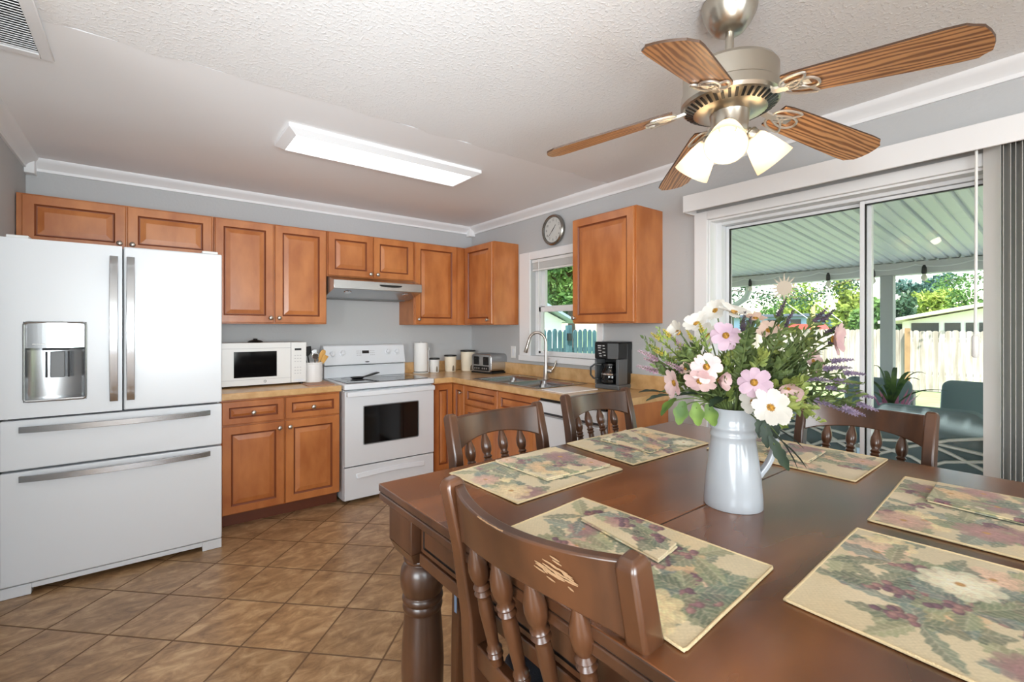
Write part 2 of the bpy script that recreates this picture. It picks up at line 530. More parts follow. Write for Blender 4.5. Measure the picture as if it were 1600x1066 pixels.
struct(MB().box(XR - .014, XR - .0005, DY1 + .1, 1.83, .0005, .09).build('baseboard_right', M_trim, bev=.004))

# ---------------------------------------------------------------- kitchen window
M_pane = glass_pane('window_glass')
wd = top('window_1', 'white double hung window above the sink', 'window', (XR, 2.84, WZ0))
struct(wd)
c = MB()
c.box(XR - .018, XR - .0005, WY1, WY1 + .15, WZ0 - .05, WZ1 + .07)          # left casing
c.box(XR - .018, XR - .0005, WY0 - .06, WY0, WZ0 - .05, WZ1 + .07)
c.box(XR - .018, XR - .0005, WY0, WY1, WZ1, WZ1 + .07)
c.box(XR - .03, XR - .0005, WY0 - .06, WY1 + .15, WZ0 - .05, WZ0)
c.build('casing', M_trim, wd, bev=.003)
f = MB()
gx = XR + .09
for y0, y1, z0, z1 in ((WY1 - .04, WY1 - .001, WZ0 + .001, WZ1 - .001), (WY0 + .001, WY0 + .02, WZ0 + .001, WZ1 - .001), (WY0, WY1 - .04, WZ1 - .03, WZ1 - .001), (WY0, WY1 - .04, WZ0 + .001, WZ0 + .02)):
    f.box(XR + .05, XR + .128, y0, y1, z0, z1)
f.build('window_frame', M_trim, wd, bev=.002)
def sash(nm, y0, y1, z0, z1, xx, bw, bt, bb):
    m = MB()
    m.box(xx - .016, xx + .016, y1 - bw, y1, z0, z1).box(xx - .016, xx + .016, y0, y0 + .022, z0, z1)
    m.box(xx - .016, xx + .016, y0, y1, z1 - bt, z1).box(xx - .016, xx + .016, y0, y1, z0, z0 + bb)
    s_ = m.build(nm, M_trim, wd, bev=.002)
    MB().box(xx - .002, xx + .002, y0 + .02, y1 - bw + .002, z0 + bb - .002, z1 - bt + .002).build('glass_pane', M_pane, s_, smooth=0)
sash('lower_sash', WY0 + .02, WY1 - .04, WZ0 + .02, 1.54, gx - .018, .03, .045, .022)
sash('upper_sash', WY0 + .02, WY1 - .04, 1.5, WZ1 - .03, gx + .018, .045, .03, .05)
# raised mini blind
bl = top('window_blind', 'white mini blind pulled up at the top of the sink window', 'blind', (XR + .02, 2.84, 1.87))
m = MB()
m.box(XR + .004, XR + .044, WY0 + .004, WY1 - .004, 1.94, 1.968)
m.build('head_rail', M_white2, bl, bev=.002)
m = MB()
for k in range(12):
    z = 1.885 + k * .0046
    m.box(XR + .008, XR + .04, WY0 + .008, WY1 - .008, z, z + .0028)
m.build('slat_stack', M_white2, bl, smooth=0)
MB().box(XR + .008, XR + .04, WY0 + .008, WY1 - .008, 1.866, 1.883).build('bottom_rail', M_white2, bl, bev=.003)
MB().tube([(XR + .002, WY1 - .1, 1.96), (XR + .002, WY1 - .1, 1.6), (XR + .002, WY1 - .1, 1.38)], .0035, 6).build('tilt_wand', M_white2, bl)

# ---------------------------------------------------------------- sliding patio door
M_alu = plain('white_aluminium', (228, 230, 233), .35)
GX = 2.885
dr = top('door_1', 'white framed sliding glass patio door', 'door', (GX, .4, 0))
struct(dr)
m = MB()
m.box(XR - .02, XR - .0005, DY1, DY1 + .085, 0, DZ1 + .055)
m.box(XR - .02, XR - .0005, DY0 - .085, DY0, 0, DZ1 + .055)
m.box(XR - .02, XR - .0005, DY0, DY1, DZ1, DZ1 + .055)
m.build('casing', M_trim, dr, bev=.003)
m = MB()
m.box(XR - .0004, GX - .05, DY1 - .012, DY1 - .0005, .001, DZ1 - .0005).box(XR - .0004, GX - .05, DY0 + .0005, DY1 - .012, DZ1 - .012, DZ1 - .0005)
m.build('jamb_lining', M_trim, dr)
m = MB()
m.box(GX - .05, GX + .05, DY1 - .045, DY1 - .0005, .001, DZ1 - .0005).box(GX - .05, GX + .05, DY0 + .0005, DY0 + .03, .001, DZ1 - .0005)
m.box(GX - .05, GX + .05, DY0 + .03, DY1 - .045, DZ1 - .03, DZ1 - .0005).box(GX - .05, GX + .05, DY0 + .03, DY1 - .045, .001, .03)
m.build('door_frame', M_alu, dr, bev=.003)
def panel(nm, y0, y1, xx):
    m = MB(); b = .042
    z0, z1 = .032, DZ1 - .032
    m.box(xx - .018, xx + .018, y0, y0 + b, z0, z1).box(xx - .018, xx + .018, y1 - .022, y1, z0, z1)
    m.box(xx - .018, xx + .018, y0 + b, y1 - .022, z1 - .018, z1).box(xx - .018, xx + .018, y0 + b, y1 - .022, z0, z0 + .07)
    p = m.build(nm, M_alu, dr, bev=.003)
    MB().box(xx - .003, xx + .003, y0 + b - .003, y1 - .02, z0 + .068, z1 - .016).build('glass_pane', M_pane, p, smooth=0)
    g = MB()
    ya, yb, za, zb = y0 + b, y1 - .022, z0 + .07, z1 - .018
    g.box(xx - .0185, xx - .004, ya, ya + .006, za, zb).box(xx - .0185, xx - .004, yb - .006, yb, za, zb).box(xx - .0185, xx - .004, ya, yb, zb - .006, zb).box(xx - .0185, xx - .004, ya, yb, za, za + .006)
    g.build('glazing_gasket', M_black, p, smooth=0)
    return p
panel('fixed_panel', .735, DY1 - .046, GX + .02)
panel('sliding_panel', DY0 + .031, .775, GX - .02)
# sun ornament stuck to the glass
M_suncatch = plain('frosted_sun_film', (226, 214, 196), .5)
q = at(1225, 450, 1); t = (GX + .012) / q.x
cy, cz = q.y * t, EYE + (q.z - EYE) * t
m = MB(); fn = lambda a, b, d: (GX + .0155 - d, cy + a, cz + b)
m.prism([(.042 * math.cos(a * pi / 16), .042 * math.sin(a * pi / 16)) for a in range(32)], fn, 0, .003)
for k in range(16):
    a = k * pi / 8
    c_, s_ = math.cos(a), math.sin(a)
    r0, r1, hw = .046, .085 if k % 2 == 0 else .072, .0055
    m.prism([(c_ * r0 - s_ * hw, s_ * r0 + c_ * hw), (c_ * r1, s_ * r1), (c_ * r0 + s_ * hw, s_ * r0 - c_ * hw)], fn, 0, .0025)
    m.prism([(c_ * .038 - s_ * .003, s_ * .038 + c_ * .003), (c_ * .05 - s_ * .003, s_ * .05 + c_ * .003), (c_ * .05 + s_ * .003, s_ * .05 - c_ * .003), (c_ * .038 + s_ * .003, s_ * .038 - c_ * .003)], fn, 0, .0022)
tag(m.build('sun_decal', M_suncatch, smooth=0), 'small pale sun shaped ornament on the patio door glass', 'ornament')

# valance and vertical blinds
vb = top('vertical_blinds', 'grey vertical blinds stacked at the side of the patio door', 'blinds', (2.68, -.1, .02))
m = MB()
VX = 2.62
m.box(VX, VX + .012, -1.0, 1.625, 2.062, 2.166).box(VX + .012, XR - .0005, 1.613, 1.625, 2.062, 2.166).box(VX + .012, XR - .0005, -1.0, 1.613, 2.154, 2.166)
m.build('valance', M_trim, vb, bev=.003)
MB().box(2.66, 2.71, -.95, 1.6, 2.115, 2.153).build('head_rail', M_white2, vb, bev=.002)
M_slat = plain('grey_vinyl_slat', (196, 195, 192), .5)
for k in range(24):
    y = .288 - k * .0165
    a = math.radians(62 + 2.5 * math.sin(k * 2.3)) if k else math.radians(50)
    m = MB(); n = 7
    loops = []
    for i in range(n):
        s_ = (i / (n - 1) - .5) * .089
        b = .007 * (1 - (2 * i / (n - 1) - 1) ** 2)
        dx, dy = s_ * math.sin(a) + b * math.cos(a), s_ * math.cos(a) - b * math.sin(a)
        loops.append((2.69 + dx, y + dy))
    th = .0012
    out = loops + [(x_ + th * math.cos(a), y_ - th * math.sin(a)) for x_, y_ in loops[::-1]]
    m.prism(out, lambda p, q_, d: (p, q_, d), .03, 2.114)
    m.build('slat', M_white2 if k == 0 else M_slat, vb, smooth=30)  # first slat in white: the daylight on it is put into its colour
m = MB()
pw = at(1526, 240, 1); t = 2.66 / pw.x
wy = pw.y * t
m.tube([(2.655, wy, 2.11), (2.652, wy + .001, 1.6), (2.65, wy + .003, 1.27)], .005, 8)
m.lathe([(.006, 0), (.0115, .008), (.0115, .085), (.006, .092)], Matrix.Translation((2.65, wy + .003, 1.225)), 12)
m.build('tilt_wand', M_white2, vb)
# ---------------------------------------------------------------- cabinets
def raised(fr, u0, u1, v0, v1, t=.02, st=.052):
    """raised-panel door or drawer front."""
    h = min(u1 - u0, v1 - v0)
    st = min(st, h * .26)
    k = min(.03, (h - 2 * st) * .22)
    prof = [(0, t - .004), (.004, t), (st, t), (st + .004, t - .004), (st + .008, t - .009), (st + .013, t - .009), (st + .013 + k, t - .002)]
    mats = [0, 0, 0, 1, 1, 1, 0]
    return MB().rings(u0, u1, v0, v1, prof, fr, mats)

def frame_matrix(p, out):
    z = Vector(out).normalized()
    x = Vector((0, 0, 1)) if abs(z.z) < .85 else Vector((1, 0, 0))
    y = z.cross(x).normalized(); x = y.cross(z)
    M = Matrix((x, y, z)).transposed().to_4x4(); M.translation = Vector(p)
    return M

def knob(parent, p, out):
    m = MB()
    m.lathe([(.008, 0), (.006, .006), (.0055, .012), (.009, .016), (.0145, .02), (.016, .025), (.0145, .029), (.008, .032), (.001, .033)], frame_matrix(p, out), 16)
    return m.build('knob', M_nickel, parent, smooth=60)

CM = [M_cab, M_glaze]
def cab_door(root, fr, u0, u1, v0, v1, kn=None, name='door', out=(0, -1, 0)):
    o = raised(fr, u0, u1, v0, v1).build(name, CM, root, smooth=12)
    if kn: knob(o, fr(kn[0], kn[1], .02), out)
    return o

def body(root, bx, name='carcass'):
    return MB().box(*bx).build(name, M_cab, root, bev=.0015)

ZU0, ZU1 = 1.38, 2.14
YU = 3.918                      # face frame of the back-wall uppers; doors stand .02 proud
bw = backwall(YU)
def upper(label, x0, x1, z0, z1, doors):
    r = top('upper_cabinet', label, 'cabinet', ((x0 + x1) / 2, (YU + YB) / 2, z0), 0, 'wall cabinets along the back wall')
    body(r, (x0, x1, YU, YB - .001, z0, z1))
    for u0, u1, kx, kz in doors:
        cab_door(r, bw, u0, u1, z0 + .008, z1 - .008, (kx, kz))
    return r
upper('low two door honey wood wall cabinet above the white refrigerator', -.600, .372, 1.83, ZU1, [(-.575, -.107, -.137, 1.888), (-.099, .362, -.073, 1.886)])
upper('tall two door honey wood wall cabinet above the microwave', .374, 1.151, ZU0, ZU1, [(.38, .757, .735, 1.425), (.767, 1.144, .793, 1.425)])
upper('short two door honey wood wall cabinet above the range hood', 1.153, 1.923, 1.772, ZU1, [(1.16, 1.532, 1.508, 1.81), (1.542, 1.914, 1.571, 1.81)])
upper('single door honey wood wall cabinet between the range hood and the corner', 1.925, 2.4705, ZU0, ZU1, [(1.932, 2.372, 1.962, 1.43)])
XU = 2.472
rw = rightwall(XU)
r = top('upper_cabinet', 'honey wood corner wall cabinet beside the window with its side panel showing', 'cabinet', (2.62, 3.83, ZU0))
body(r, (XU, XR - .001, 3.423, YB - .001, ZU0, ZU1))
cab_door(r, rw, 3.43, 3.88, ZU0 + .008, ZU1 - .008, (3.478, 1.425), out=(-1, 0, 0))
r = top('upper_cabinet', 'single honey wood wall cabinet alone to the right of the window', 'cabinet', (2.62, 2.14, ZU0))
body(r, (XU, XR - .001, 1.862, 2.42, ZU0, ZU1))
cab_door(r, rw, 1.87, 2.414, ZU0 + .008, ZU1 - .008, (2.385, 1.42), out=(-1, 0, 0))

# base cabinets, left of the stove
YF = 3.62
bf = backwall(YF)
r = top('base_cabinet', 'honey wood base cabinet with two drawers and two doors under the microwave', 'cabinet', (.77, 3.9, 0))
body(r, (.385, 1.16, YF, YB - .001, .095, .868))
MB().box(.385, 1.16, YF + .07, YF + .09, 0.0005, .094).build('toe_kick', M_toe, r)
for u0, u1, kx, dx in ((.39, .768, .573, .735), (.777, 1.153, .962, .802)):
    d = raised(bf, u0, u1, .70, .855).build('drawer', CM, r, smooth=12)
    knob(d, bf(kx, .772, .02), (0, -1, 0))
    cab_door(r, bf, u0, u1, .102, .688, (dx, .645))
# corner cabinet with its folded door, sink base, end panel
r = top('corner_base_cabinet', 'honey wood corner base cabinet with a folding door right of the stove', 'cabinet', (2.3, 3.8, 0))
XF = 2.17
rf = rightwall(XF)
m = MB().box(1.955, XR - .001, YF, YB - .001, .095, .868).box(XF, XR - .001, 3.412, YF, .095, .868)
m.build('carcass', M_cab, r)
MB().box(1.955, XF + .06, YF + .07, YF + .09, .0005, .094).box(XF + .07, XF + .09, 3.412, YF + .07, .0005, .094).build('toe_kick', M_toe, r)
cab_door(r, bf, 1.96, XF - .022, .102, .855)
cab_door(r, rf, 3.418, YF - .022, .102, .855, (3.455, .79), out=(-1, 0, 0))
r = top('sink_base_cabinet', 'honey wood sink base cabinet with two doors behind the dining chair', 'cabinet', (2.45, 2.93, 0))
MB().box(XF, XR - .001, 2.445, 3.41, .095, .72).box(XF, XF + .06, 2.445, 3.41, .72, .868).build('carcass', M_cab, r)
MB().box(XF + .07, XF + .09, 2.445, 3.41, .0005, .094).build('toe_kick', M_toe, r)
for v0, v1, ky in ((2.45, 2.924, 2.89), (2.932, 3.405, 2.965)):
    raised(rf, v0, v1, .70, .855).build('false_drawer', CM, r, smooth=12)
    cab_door(r, rf, v0, v1, .102, .688, (ky, .645), out=(-1, 0, 0))
r = top('end_panel', 'plain reddish wood panel closing the counter end near the patio door', 'panel', (2.45, 1.83, 0))
MB().box(XF - .005, XR - .001, 1.818, 1.838, .0005, .868).build('panel_board', M_cab, r, bev=.002)
# dishwasher
r = top('dishwasher', 'white dishwasher beside the sink base behind the chairs', 'dishwasher', (2.45, 2.14, 0))
MB().box(XF + .01, XR - .02, 1.845, 2.44, .09, .862).build('body', M_white, r)
MB().box(XF - .022, XF + .009, 1.848, 2.437, .12, .745).build('door', M_white, r, bev=.006)
cp = MB().box(XF - .028, XF + .009, 1.848, 2.437, .75, .845).build('control_panel', M_white, r, bev=.006)
MB().box(XF - .031, XF - .0285, 1.87, 2.415, .757, .772).build('handle_recess', M_dkgrey, cp, bev=.001)
MB().box(XF - .01, XF + .009, 1.848, 2.437, .8465, .8625).build('vent_strip', M_black, r)
MB().box(XF + .06, XF + .08, 1.848, 2.437, .0005, .089).build('kick_plate', M_black, r)

# ---------------------------------------------------------------- countertops
M_lam = wood('tan_laminate', (218, 178, 126), (196, 152, 98), scale=(1, 1, 1), rough=.3, contrast=(.3, .7), coat=.15, freq=14, detail=8)
ZC = .913
r = top('countertop', 'short tan laminate countertop under the microwave', 'countertop', (.77, 3.9, .869))
MB().box(.385, 1.163, 3.579, YB - .001, .869, ZC).build('slab', M_lam, r, bev=.004)
MB().box(.385, 1.163, YB - .021, YB - .001, ZC + .0005, 1.015).build('backsplash', M_lam, r, bev=.003)
r = top('countertop', 'long L shaped tan laminate countertop around the sink', 'countertop', (2.4, 3.1, .869))
SX0, SX1, SY0, SY1 = 2.19, 2.705, 2.50, 3.345     # sink rim
hx0, hx1, hy0, hy1 = SX0 + .02, SX1 - .02, SY0 + .02, SY1 - .02
xf = 2.127
m = MB()
m.box(1.953, XR - .001, 3.579, YB - .001, .869, ZC)
m.box(xf, XR - .001, hy1, 3.579, .869, ZC).box(xf, hx0, hy0, hy1, .869, ZC).box(hx1, XR - .001, hy0, hy1, .869, ZC).box(xf, XR - .001, 1.812, hy0, .869, ZC)
m.build('slab', M_lam, r)
MB().box(1.953, XR - .0215, YB - .021, YB - .001, ZC + .0005, 1.015).box(XR - .021, XR - .001, 1.812, YB - .001, ZC + .0005, 1.02).build('backsplash', M_lam, r, bev=.003)
MB().box(xf, XR - .001, 1.809, 1.8118, .869, ZC).build('end_cap', M_lam, r)

# ---------------------------------------------------------------- refrigerator
fx0, fx1, fy = -.570, .362, 3.345
r = top('refrigerator', 'large white french door refrigerator with two bottom drawers', 'refrigerator', ((fx0 + fx1) / 2, 3.75, 0))
MB().box(fx0 + .006, fx1 - .006, fy + .075, 4.2, .03, 1.775).build('body', M_white, r, bev=.006)
m = MB().box(fx0, fx0 + .11, fy + .01, fy + .07, 0.001, .056).box(fx1 - .1, fx1, fy + .01, fy + .07, 0.001, .056)
m.box(fx0 + .11, fx1 - .1, fy + .012, fy + .07, .03, .056)
m.build('kick_grille', M_white, r, bev=.003)
MB().box(fx0 + .02, fx1 - .02, fy + .06, fy + .0745, .06, 1.79).build('door_gasket', M_dkgrey, r)
ff = backwall(fy)
DT = .06
# left door with dispenser hole
sx = -.104
px0, px1, pz0, pz1 = -.488, -.252, .972, 1.378
dl = MB()
xa, xb, za, zb = fx0, sx - .003, .894, 1.796
for b in ((xa, px0, za, zb), (px1, xb, za, zb), (px0, px1, za, pz0), (px0, px1, pz1, zb)):
    dl.box(b[0], b[1], fy, fy + DT, b[2], b[3])
dl = dl.build('door', M_white, r, smooth=0)
def edge_strip(mb, x, z0, z1): pass
m = MB()
n = 14; w_, cx_ = (px1 - px0) / 2, (px0 + px1) / 2
# bezel ring with rounded corners
def rrect(x0, x1, z0, z1, rr, k=5):
    pts = []
    for cx, cz, a0 in ((x1 - rr, z1 - rr, 0), (x0 + rr, z1 - rr, 90), (x0 + rr, z0 + rr, 180), (x1 - rr, z0 + rr, 270)):
        for i in range(k + 1):
            a = math.radians(a0 + 90 * i / k)
            pts.append((cx + rr * math.cos(a), cz + rr * math.sin(a)))
    return pts
m.tube([(a, fy - .002, b) for a, b in rrect(px0 + .003, px1 - .003, pz0 + .003, pz1 - .003, .014)], .0055, 8, closed=True)
m.build('dispenser_bezel', M_steel, dl)
# control panel (upper third), slightly bulged
zm = 1.245
m = MB()
for k in range(n):
    a0, a1 = -1 + 2 * k / n, -1 + 2 * (k + 1) / n
    d0, d1 = .012 * (1 - a0 * a0) - .004, .012 * (1 - a1 * a1) - .004
    xA, xB = cx_ + a0 * (w_ - .002), cx_ + a1 * (w_ - .002)
    m.prism([(xA, -d0), (xB, -d1), (xB, .03), (xA, .03)], lambda a, b, d: (a, fy + b, d), zm, pz1 - .004)
m.build('dispenser_panel', M_steel, dl, smooth=50)
m = MB()   # row of tiny touch marks
for x_, w2 in ((-.455, .014), (-.438, .01), (-.424, .016), (-.30, .012), (-.284, .008)):
    m.box(x_, x_ + w2, fy - .0075 if -.44 < x_ < -.3 else fy - .005, fy + .004, 1.262, 1.266)
m.build('touch_marks', M_white2, dl, smooth=0)
# hollow of the dispenser: half-round steel niche
m = MB(); vs = []; fs = []
for k in range(n + 1):
    a = pi * k / n
    xx, yy = cx_ - (w_ - .003) * math.cos(a), fy + .002 + .055 * math.sin(a)
    vs += [(xx, yy, pz0 + .012), (xx, yy, zm)]
    vs += [(xx, yy + .003, pz0 + .012), (xx, yy + .003, zm)]
for k in range(n):
    i = k * 4
    fs += [(i, i + 4, i + 5, i + 1), (i + 2, i + 3, i + 7, i + 6), (i, i + 2, i + 6, i + 4), (i + 1, i + 5, i + 7, i + 3)]
m.add(vs, fs)
m.build('dispenser_niche', M_steel, dl, smooth=60, normals=False)
m = MB().box(px0 + .004, px1 - .004, fy - .006, fy + .055, pz0 + .003, pz0 + .013)
m.build('drip_tray', M_steel, dl, bev=.003)
m = MB().box(cx_ - .024, cx_ + .032, fy + .022, fy + .03, 1.09, 1.225)
m.build('dispenser_paddle', M_grey, dl, bev=.004)
MB().box(cx_ - .042, cx_ - .034, fy + .03, fy + .04, 1.09, 1.225).box(cx_ + .042, cx_ + .05, fy + .03, fy + .04, 1.09, 1.225).box(cx_ - .05, cx_ + .05, fy + .005, fy + .045, 1.232, zm - .002).build('dispenser_spout', M_dkgrey, dl, bev=.002)
def vhandle(parent, x, z0, z1):
    pts = []
    for i in range(17):
        t = i / 16
        pts.append((x, fy - .012 - .05 * math.sin(pi * t) ** .7, z0 + (z1 - z0) * t))
    m = MB().sweep(pts, (.0175, .006), (1, 0, 0))
    m.box(x - .015, x + .015, fy - .014, fy - .0005, z0, z0 + .03).box(x - .015, x + .015, fy - .014, fy - .0005, z1 - .03, z1)
    return m.build('handle', M_steel, parent, bev=.002)
vhandle(dl, -.141, .95, 1.738)
d2 = MB().box(sx + .003, fx1, fy, fy + DT, .894, 1.796).build('door', M_white, r, bev=.007, seg=3)
vhandle(d2, -.07, .95, 1.738)
def hhandle(parent, z):
    pts = []
    for i in range(21):
        t = i / 20
        pts.append((-.50 + .80 * t, fy - .012 - .045 * math.sin(pi * t) ** .7, z))
    m = MB().sweep(pts, (.0155, .006), (0, 0, 1))
    m.box(-.50, -.47, fy - .014, fy - .0005, z - .013, z + .013).box(.27, .30, fy - .014, fy - .0005, z - .013, z + .013)
    return m.build('handle', M_steel, parent, bev=.002)
d3 = MB().box(fx0, fx1, fy, fy + DT, .636, .884).build('drawer', M_white, r, bev=.007, seg=3)
hhandle(d3, .838)
d4 = MB().box(fx0, fx1, fy, fy + DT, .062, .626).build('drawer', M_white, r, bev=.007, seg=3)
hhandle(d4, .592)
for a_ in (fx0 + .02, fx1 - .10):
    MB().box(a_, a_ + .08, fy + .01, fy + .12, 1.797, 1.812).build('hinge_cover', M_white2, r, bev=.004)

# ---------------------------------------------------------------- stove
sx0, sx1, sy = 1.178, 1.942, 3.565
r = top('stove', 'white electric range with a black glass cooktop and window oven door', 'stove', (1.56, 3.85, 0))
MB().box(sx0 + .004, sx1 - .004, sy + .04, 4.2, .02, .868).build('body', M_white, r, bev=.003)
MB().box(sx0 + .02, sx1 - .02, sy + .08, 4.15, .0005, .019).build('base', M_black, r)
ct = MB().box(sx0, sx1, sy - .005, 4.135, .874, .918).build('cooktop_frame', M_white, r, bev=.009, seg=3)
MB().box(sx0 + .012, sx1 - .012, sy + .02, 4.1, .8685, .8735).build('shadow_gap', M_black, r)
g = MB().box(sx0 + .035, sx1 - .035, sy + .045, 4.09, .9185, .9215).build('cooktop_glass', M_blackglass, ct, bev=.001)
m = MB()
for x_, y_, rr in ((1.36, 3.72, .105), (1.75, 3.72, .085), (1.37, 3.97, .08), (1.74, 3.97, .1)):
    m.tube([(x_ + rr * math.cos(a * pi / 20), y_ + rr * math.sin(a * pi / 20), .9214) for a in range(40)], .0012, 4, closed=True)
m.build('burner_ring', M_grey, ct)
# oven door
od = MB()
wx0, wx1, wz0, wz1 = 1.325, 1.796, .44, .742
a = (sx0 + .004, sx1 - .004, .288, .862)
for b in ((a[0], wx0, a[2], a[3]), (wx1, a[1], a[2], a[3]), (wx0, wx1, a[2], wz0), (wx0, wx1, wz1, a[3])):
    od.box(b[0], b[1], sy, sy + .039, b[2], b[3])
od = od.build('oven_door', M_white, r, smooth=0)
MB().box(wx0 + .0005, wx1 - .0005, sy + .003, sy + .012, wz0 + .0005, wz1 - .0005).build('oven_window', M_blackglass, od)
m = MB().tube([(x_, sy - .002, z_) for x_, z_ in rrect(wx0 + .002, wx1 - .002, wz0 + .002, wz1 - .002, .012)], .004, 6, closed=True)
m.build('window_bezel', M_grey, od)
pts = [(sx0 + .012 + (sx1 - sx0 - .024) * i / 16, sy - .03 - .014 * math.sin(pi * i / 16), .842) for i in range(17)]
m = MB().sweep(pts, (.019, .012), (0, 0, 1))
m.box(sx0 + .012, sx0 + .05, sy - .03, sy - .0005, .824, .86).box(sx1 - .05, sx1 - .012, sy - .03, sy - .0005, .824, .86)
m.build('oven_handle', M_white, od, bev=.006, seg=3)
# storage drawer with a scooped grip
sd = MB().rings(sx0 + .004, sx1 - .004, .03, .278, [(0, .0), (.004, .004)], backwall(sy + .004), back=-.036).build('storage_drawer', M_white, r, smooth=20)
m = MB()
pts = [(1.27 + .58 * i / 12, sy - .004 - .004 * math.sin(pi * i / 12), .205 + .012 * math.sin(pi * i / 12)) for i in range(13)]
m.sweep(pts, (.02, .006), (0, .3, 1))
m.build('drawer_grip', M_white, sd, bev=.005)
MB().box(sx0 + .01, sx1 - .01, sy + .02, sy + .038, .2785, .2875).build('shadow_gap', M_black, r)
# backguard: lower riser and leaning control panel
MB().box(sx0 + .012, sx1 - .012, 4.115, 4.2, .9185, 1.02).build('backguard_riser', M_white, r, bev=.003)
cp = MB()
cp.prism([(4.085, 1.03), (4.1, 1.025), (4.2, 1.025), (4.2, 1.2), (4.135, 1.2), (4.12, 1.19)], lambda a_, b_, d: (d, a_, b_), sx0 + .006, sx1 - .02)
cp = cp.build('control_panel', M_white, r, bev=.006, seg=3)
MB().box(sx0 + .02, sx1 - .03, 4.108, 4.19, 1.0205, 1.0246).build('shadow_gap', M_black, r)
sl = Vector((0, .035, .16)).normalized(); nrm = Vector((0, -sl.z, sl.y))
def on_panel(x_, z_, d=0.0):
    t = (z_ - 1.03) / .16
    return Vector((x_, 4.085 + .035 * t, z_)) + nrm * d
for x_, z_ in ((1.252, 1.123), (1.341, 1.132), (1.755, 1.133), (1.84, 1.13)):
    M = frame_matrix(on_panel(x_, z_, .0005), nrm)
    m = MB().lathe([(.026, 0), (.026, .004), (.02, .006), (.018, .024), (.016, .026), (.001, .0262)], M, 20)
    bar = MB().box(-.006, .019, -.004, .004, .02, .031)
    m.merge(bar, M)
    k = m.build('control_knob', M_white, cp, bev=.001)
    mk = MB()
    for a_ in range(11):
        an = math.radians(a_ * 27 + 45)
        p0 = MB().box(-.001, .001, -.0006, .0006, 0, .0006)
        mk.merge(p0, M @ Matrix.Translation((.033 * math.cos(an), .033 * math.sin(an), 0)))
    mk.build('dial_marks', M_grey, k, smooth=0)
fnp = lambda a_, b_, d: tuple(on_panel(a_, b_, d))
MB().prism([(1.515, 1.122), (1.578, 1.122), (1.578, 1.148), (1.515, 1.148)], fnp, .0003, .0015).build('clock_display', M_black, cp, smooth=0)
m = MB()
for (xa_, xb_) in ((1.462, 1.508), (1.585, 1.632)):
    for i in range(3):
        for j in range(3):
            x_ = xa_ + (xb_ - xa_) * (i + .5) / 3; z_ = 1.108 + j * .018
            m.prism([(x_ - .005, z_ - .003), (x_ + .005, z_ - .003), (x_ + .005, z_ + .003), (x_ - .005, z_ + .003)], fnp, .0003, .001)
m.build('keypad', plain('pale_grey_print', (188, 188, 190), .5), cp, smooth=0)
m = MB().prism([(1.555 + .021 * math.cos(i * pi / 10), 1.047 + .0055 * math.sin(i * pi / 10)) for i in range(20)], fnp, .0003, .0018)
m.build('oval_emblem', M_dkgrey, cp)

# ---------------------------------------------------------------- range hood
r = top('range_hood', 'stainless under cabinet range hood above the stove', 'range hood', (1.54, 4.0, 1.6))
M_hoodend = plain('hood_steel_body', (150, 148, 146), .35, .8)
hx0_, hx1_ = 1.156, 1.92
yf = 3.745
m = MB().prism([(YB - .002, 1.771), (YB - .002, 1.603), (4.0, 1.603), (yf + .004, 1.662), (yf, 1.664), (yf, 1.732), (yf + .03, 1.738), (YU - .03, 1.771)], lambda a_, b_, d: (d, a_, b_), hx0_, hx1_)
hb = m.build('hood_shell', M_steel, r, bev=.002)
hf = backwall(yf - .0005)
MB().prism([(1.63 + .10 * math.cos(i * pi / 16), 1.712 - .02 * abs(math.sin(i * pi / 16)) ** .5) for i in range(17)], hf, 0, .002).build('control_strip', M_black, hb)
# underside lights and filter: slope between (yf,1.662) and (4.0,1.603)
un = Vector((0, -.059, -.255)).normalized()
un = Vector((0, -(1.662 - 1.603), -(4.0 - yf))).normalized()
for x_ in (1.29, 1.80):
    p = Vector((x_, yf + .08, 1.662 - .059 * .08 / .255))
    MB().lathe([(.03, .0005), (.028, .005), (.001, .008)], frame_matrix(p, un), 18).build('hood_lamp', M_chrome, hb)
MB().box(1.2, 1.88, 4.01, 4.19, 1.598, 1.6025).build('grease_filter', M_grey, r, bev=.001)

# ---------------------------------------------------------------- sink and faucet
M_sink = plain('stainless_sink', (176, 178, 180), .24, 1)
r = top('kitchen_sink', 'stainless steel double bowl sink set into the counter', 'sink', ((SX0 + SX1) / 2, (SY0 + SY1) / 2, .74))
def bowl(x0, x1, y0, y1, depth):
    prof = []
    zr = ZC + .004
    for ins, z in ((0, zr), (.008, zr - .006), (.016, zr - .05), (.03, zr - depth + .02), (.05, zr - depth)):
        prof.append([(a, b, z) for a, b in rrect(x0 + ins, x1 - ins, y0 + ins, y1 - ins, .05 - ins * .3, 5)])
    return prof
m = MB()
ym = 2.93
outer = rrect(SX0, SX1, SY0, SY1, .03, 5)
m.tube([(a, b, ZC + .003) for a, b in outer], .003, 6, closed=True)
bx = [(SX0 + .025, SX1 - .085, SY0 + .025, ym - .012), (SX0 + .025, SX1 - .085, ym + .012, SY1 - .025)]
zr = ZC + .004
for b in ((SX0, SX0 + .025, SY0, SY1), (SX1 - .085, SX1, SY0, SY1), (SX0 + .025, SX1 - .085, SY0, SY0 + .025), (SX0 + .025, SX1 - .085, SY1 - .025, SY1), (SX0 + .025, SX1 - .085, ym - .012, ym + .012)):
    m.box(b[0], b[1], b[2], b[3], zr - .003, zr)
m.build('rim', M_sink, r)
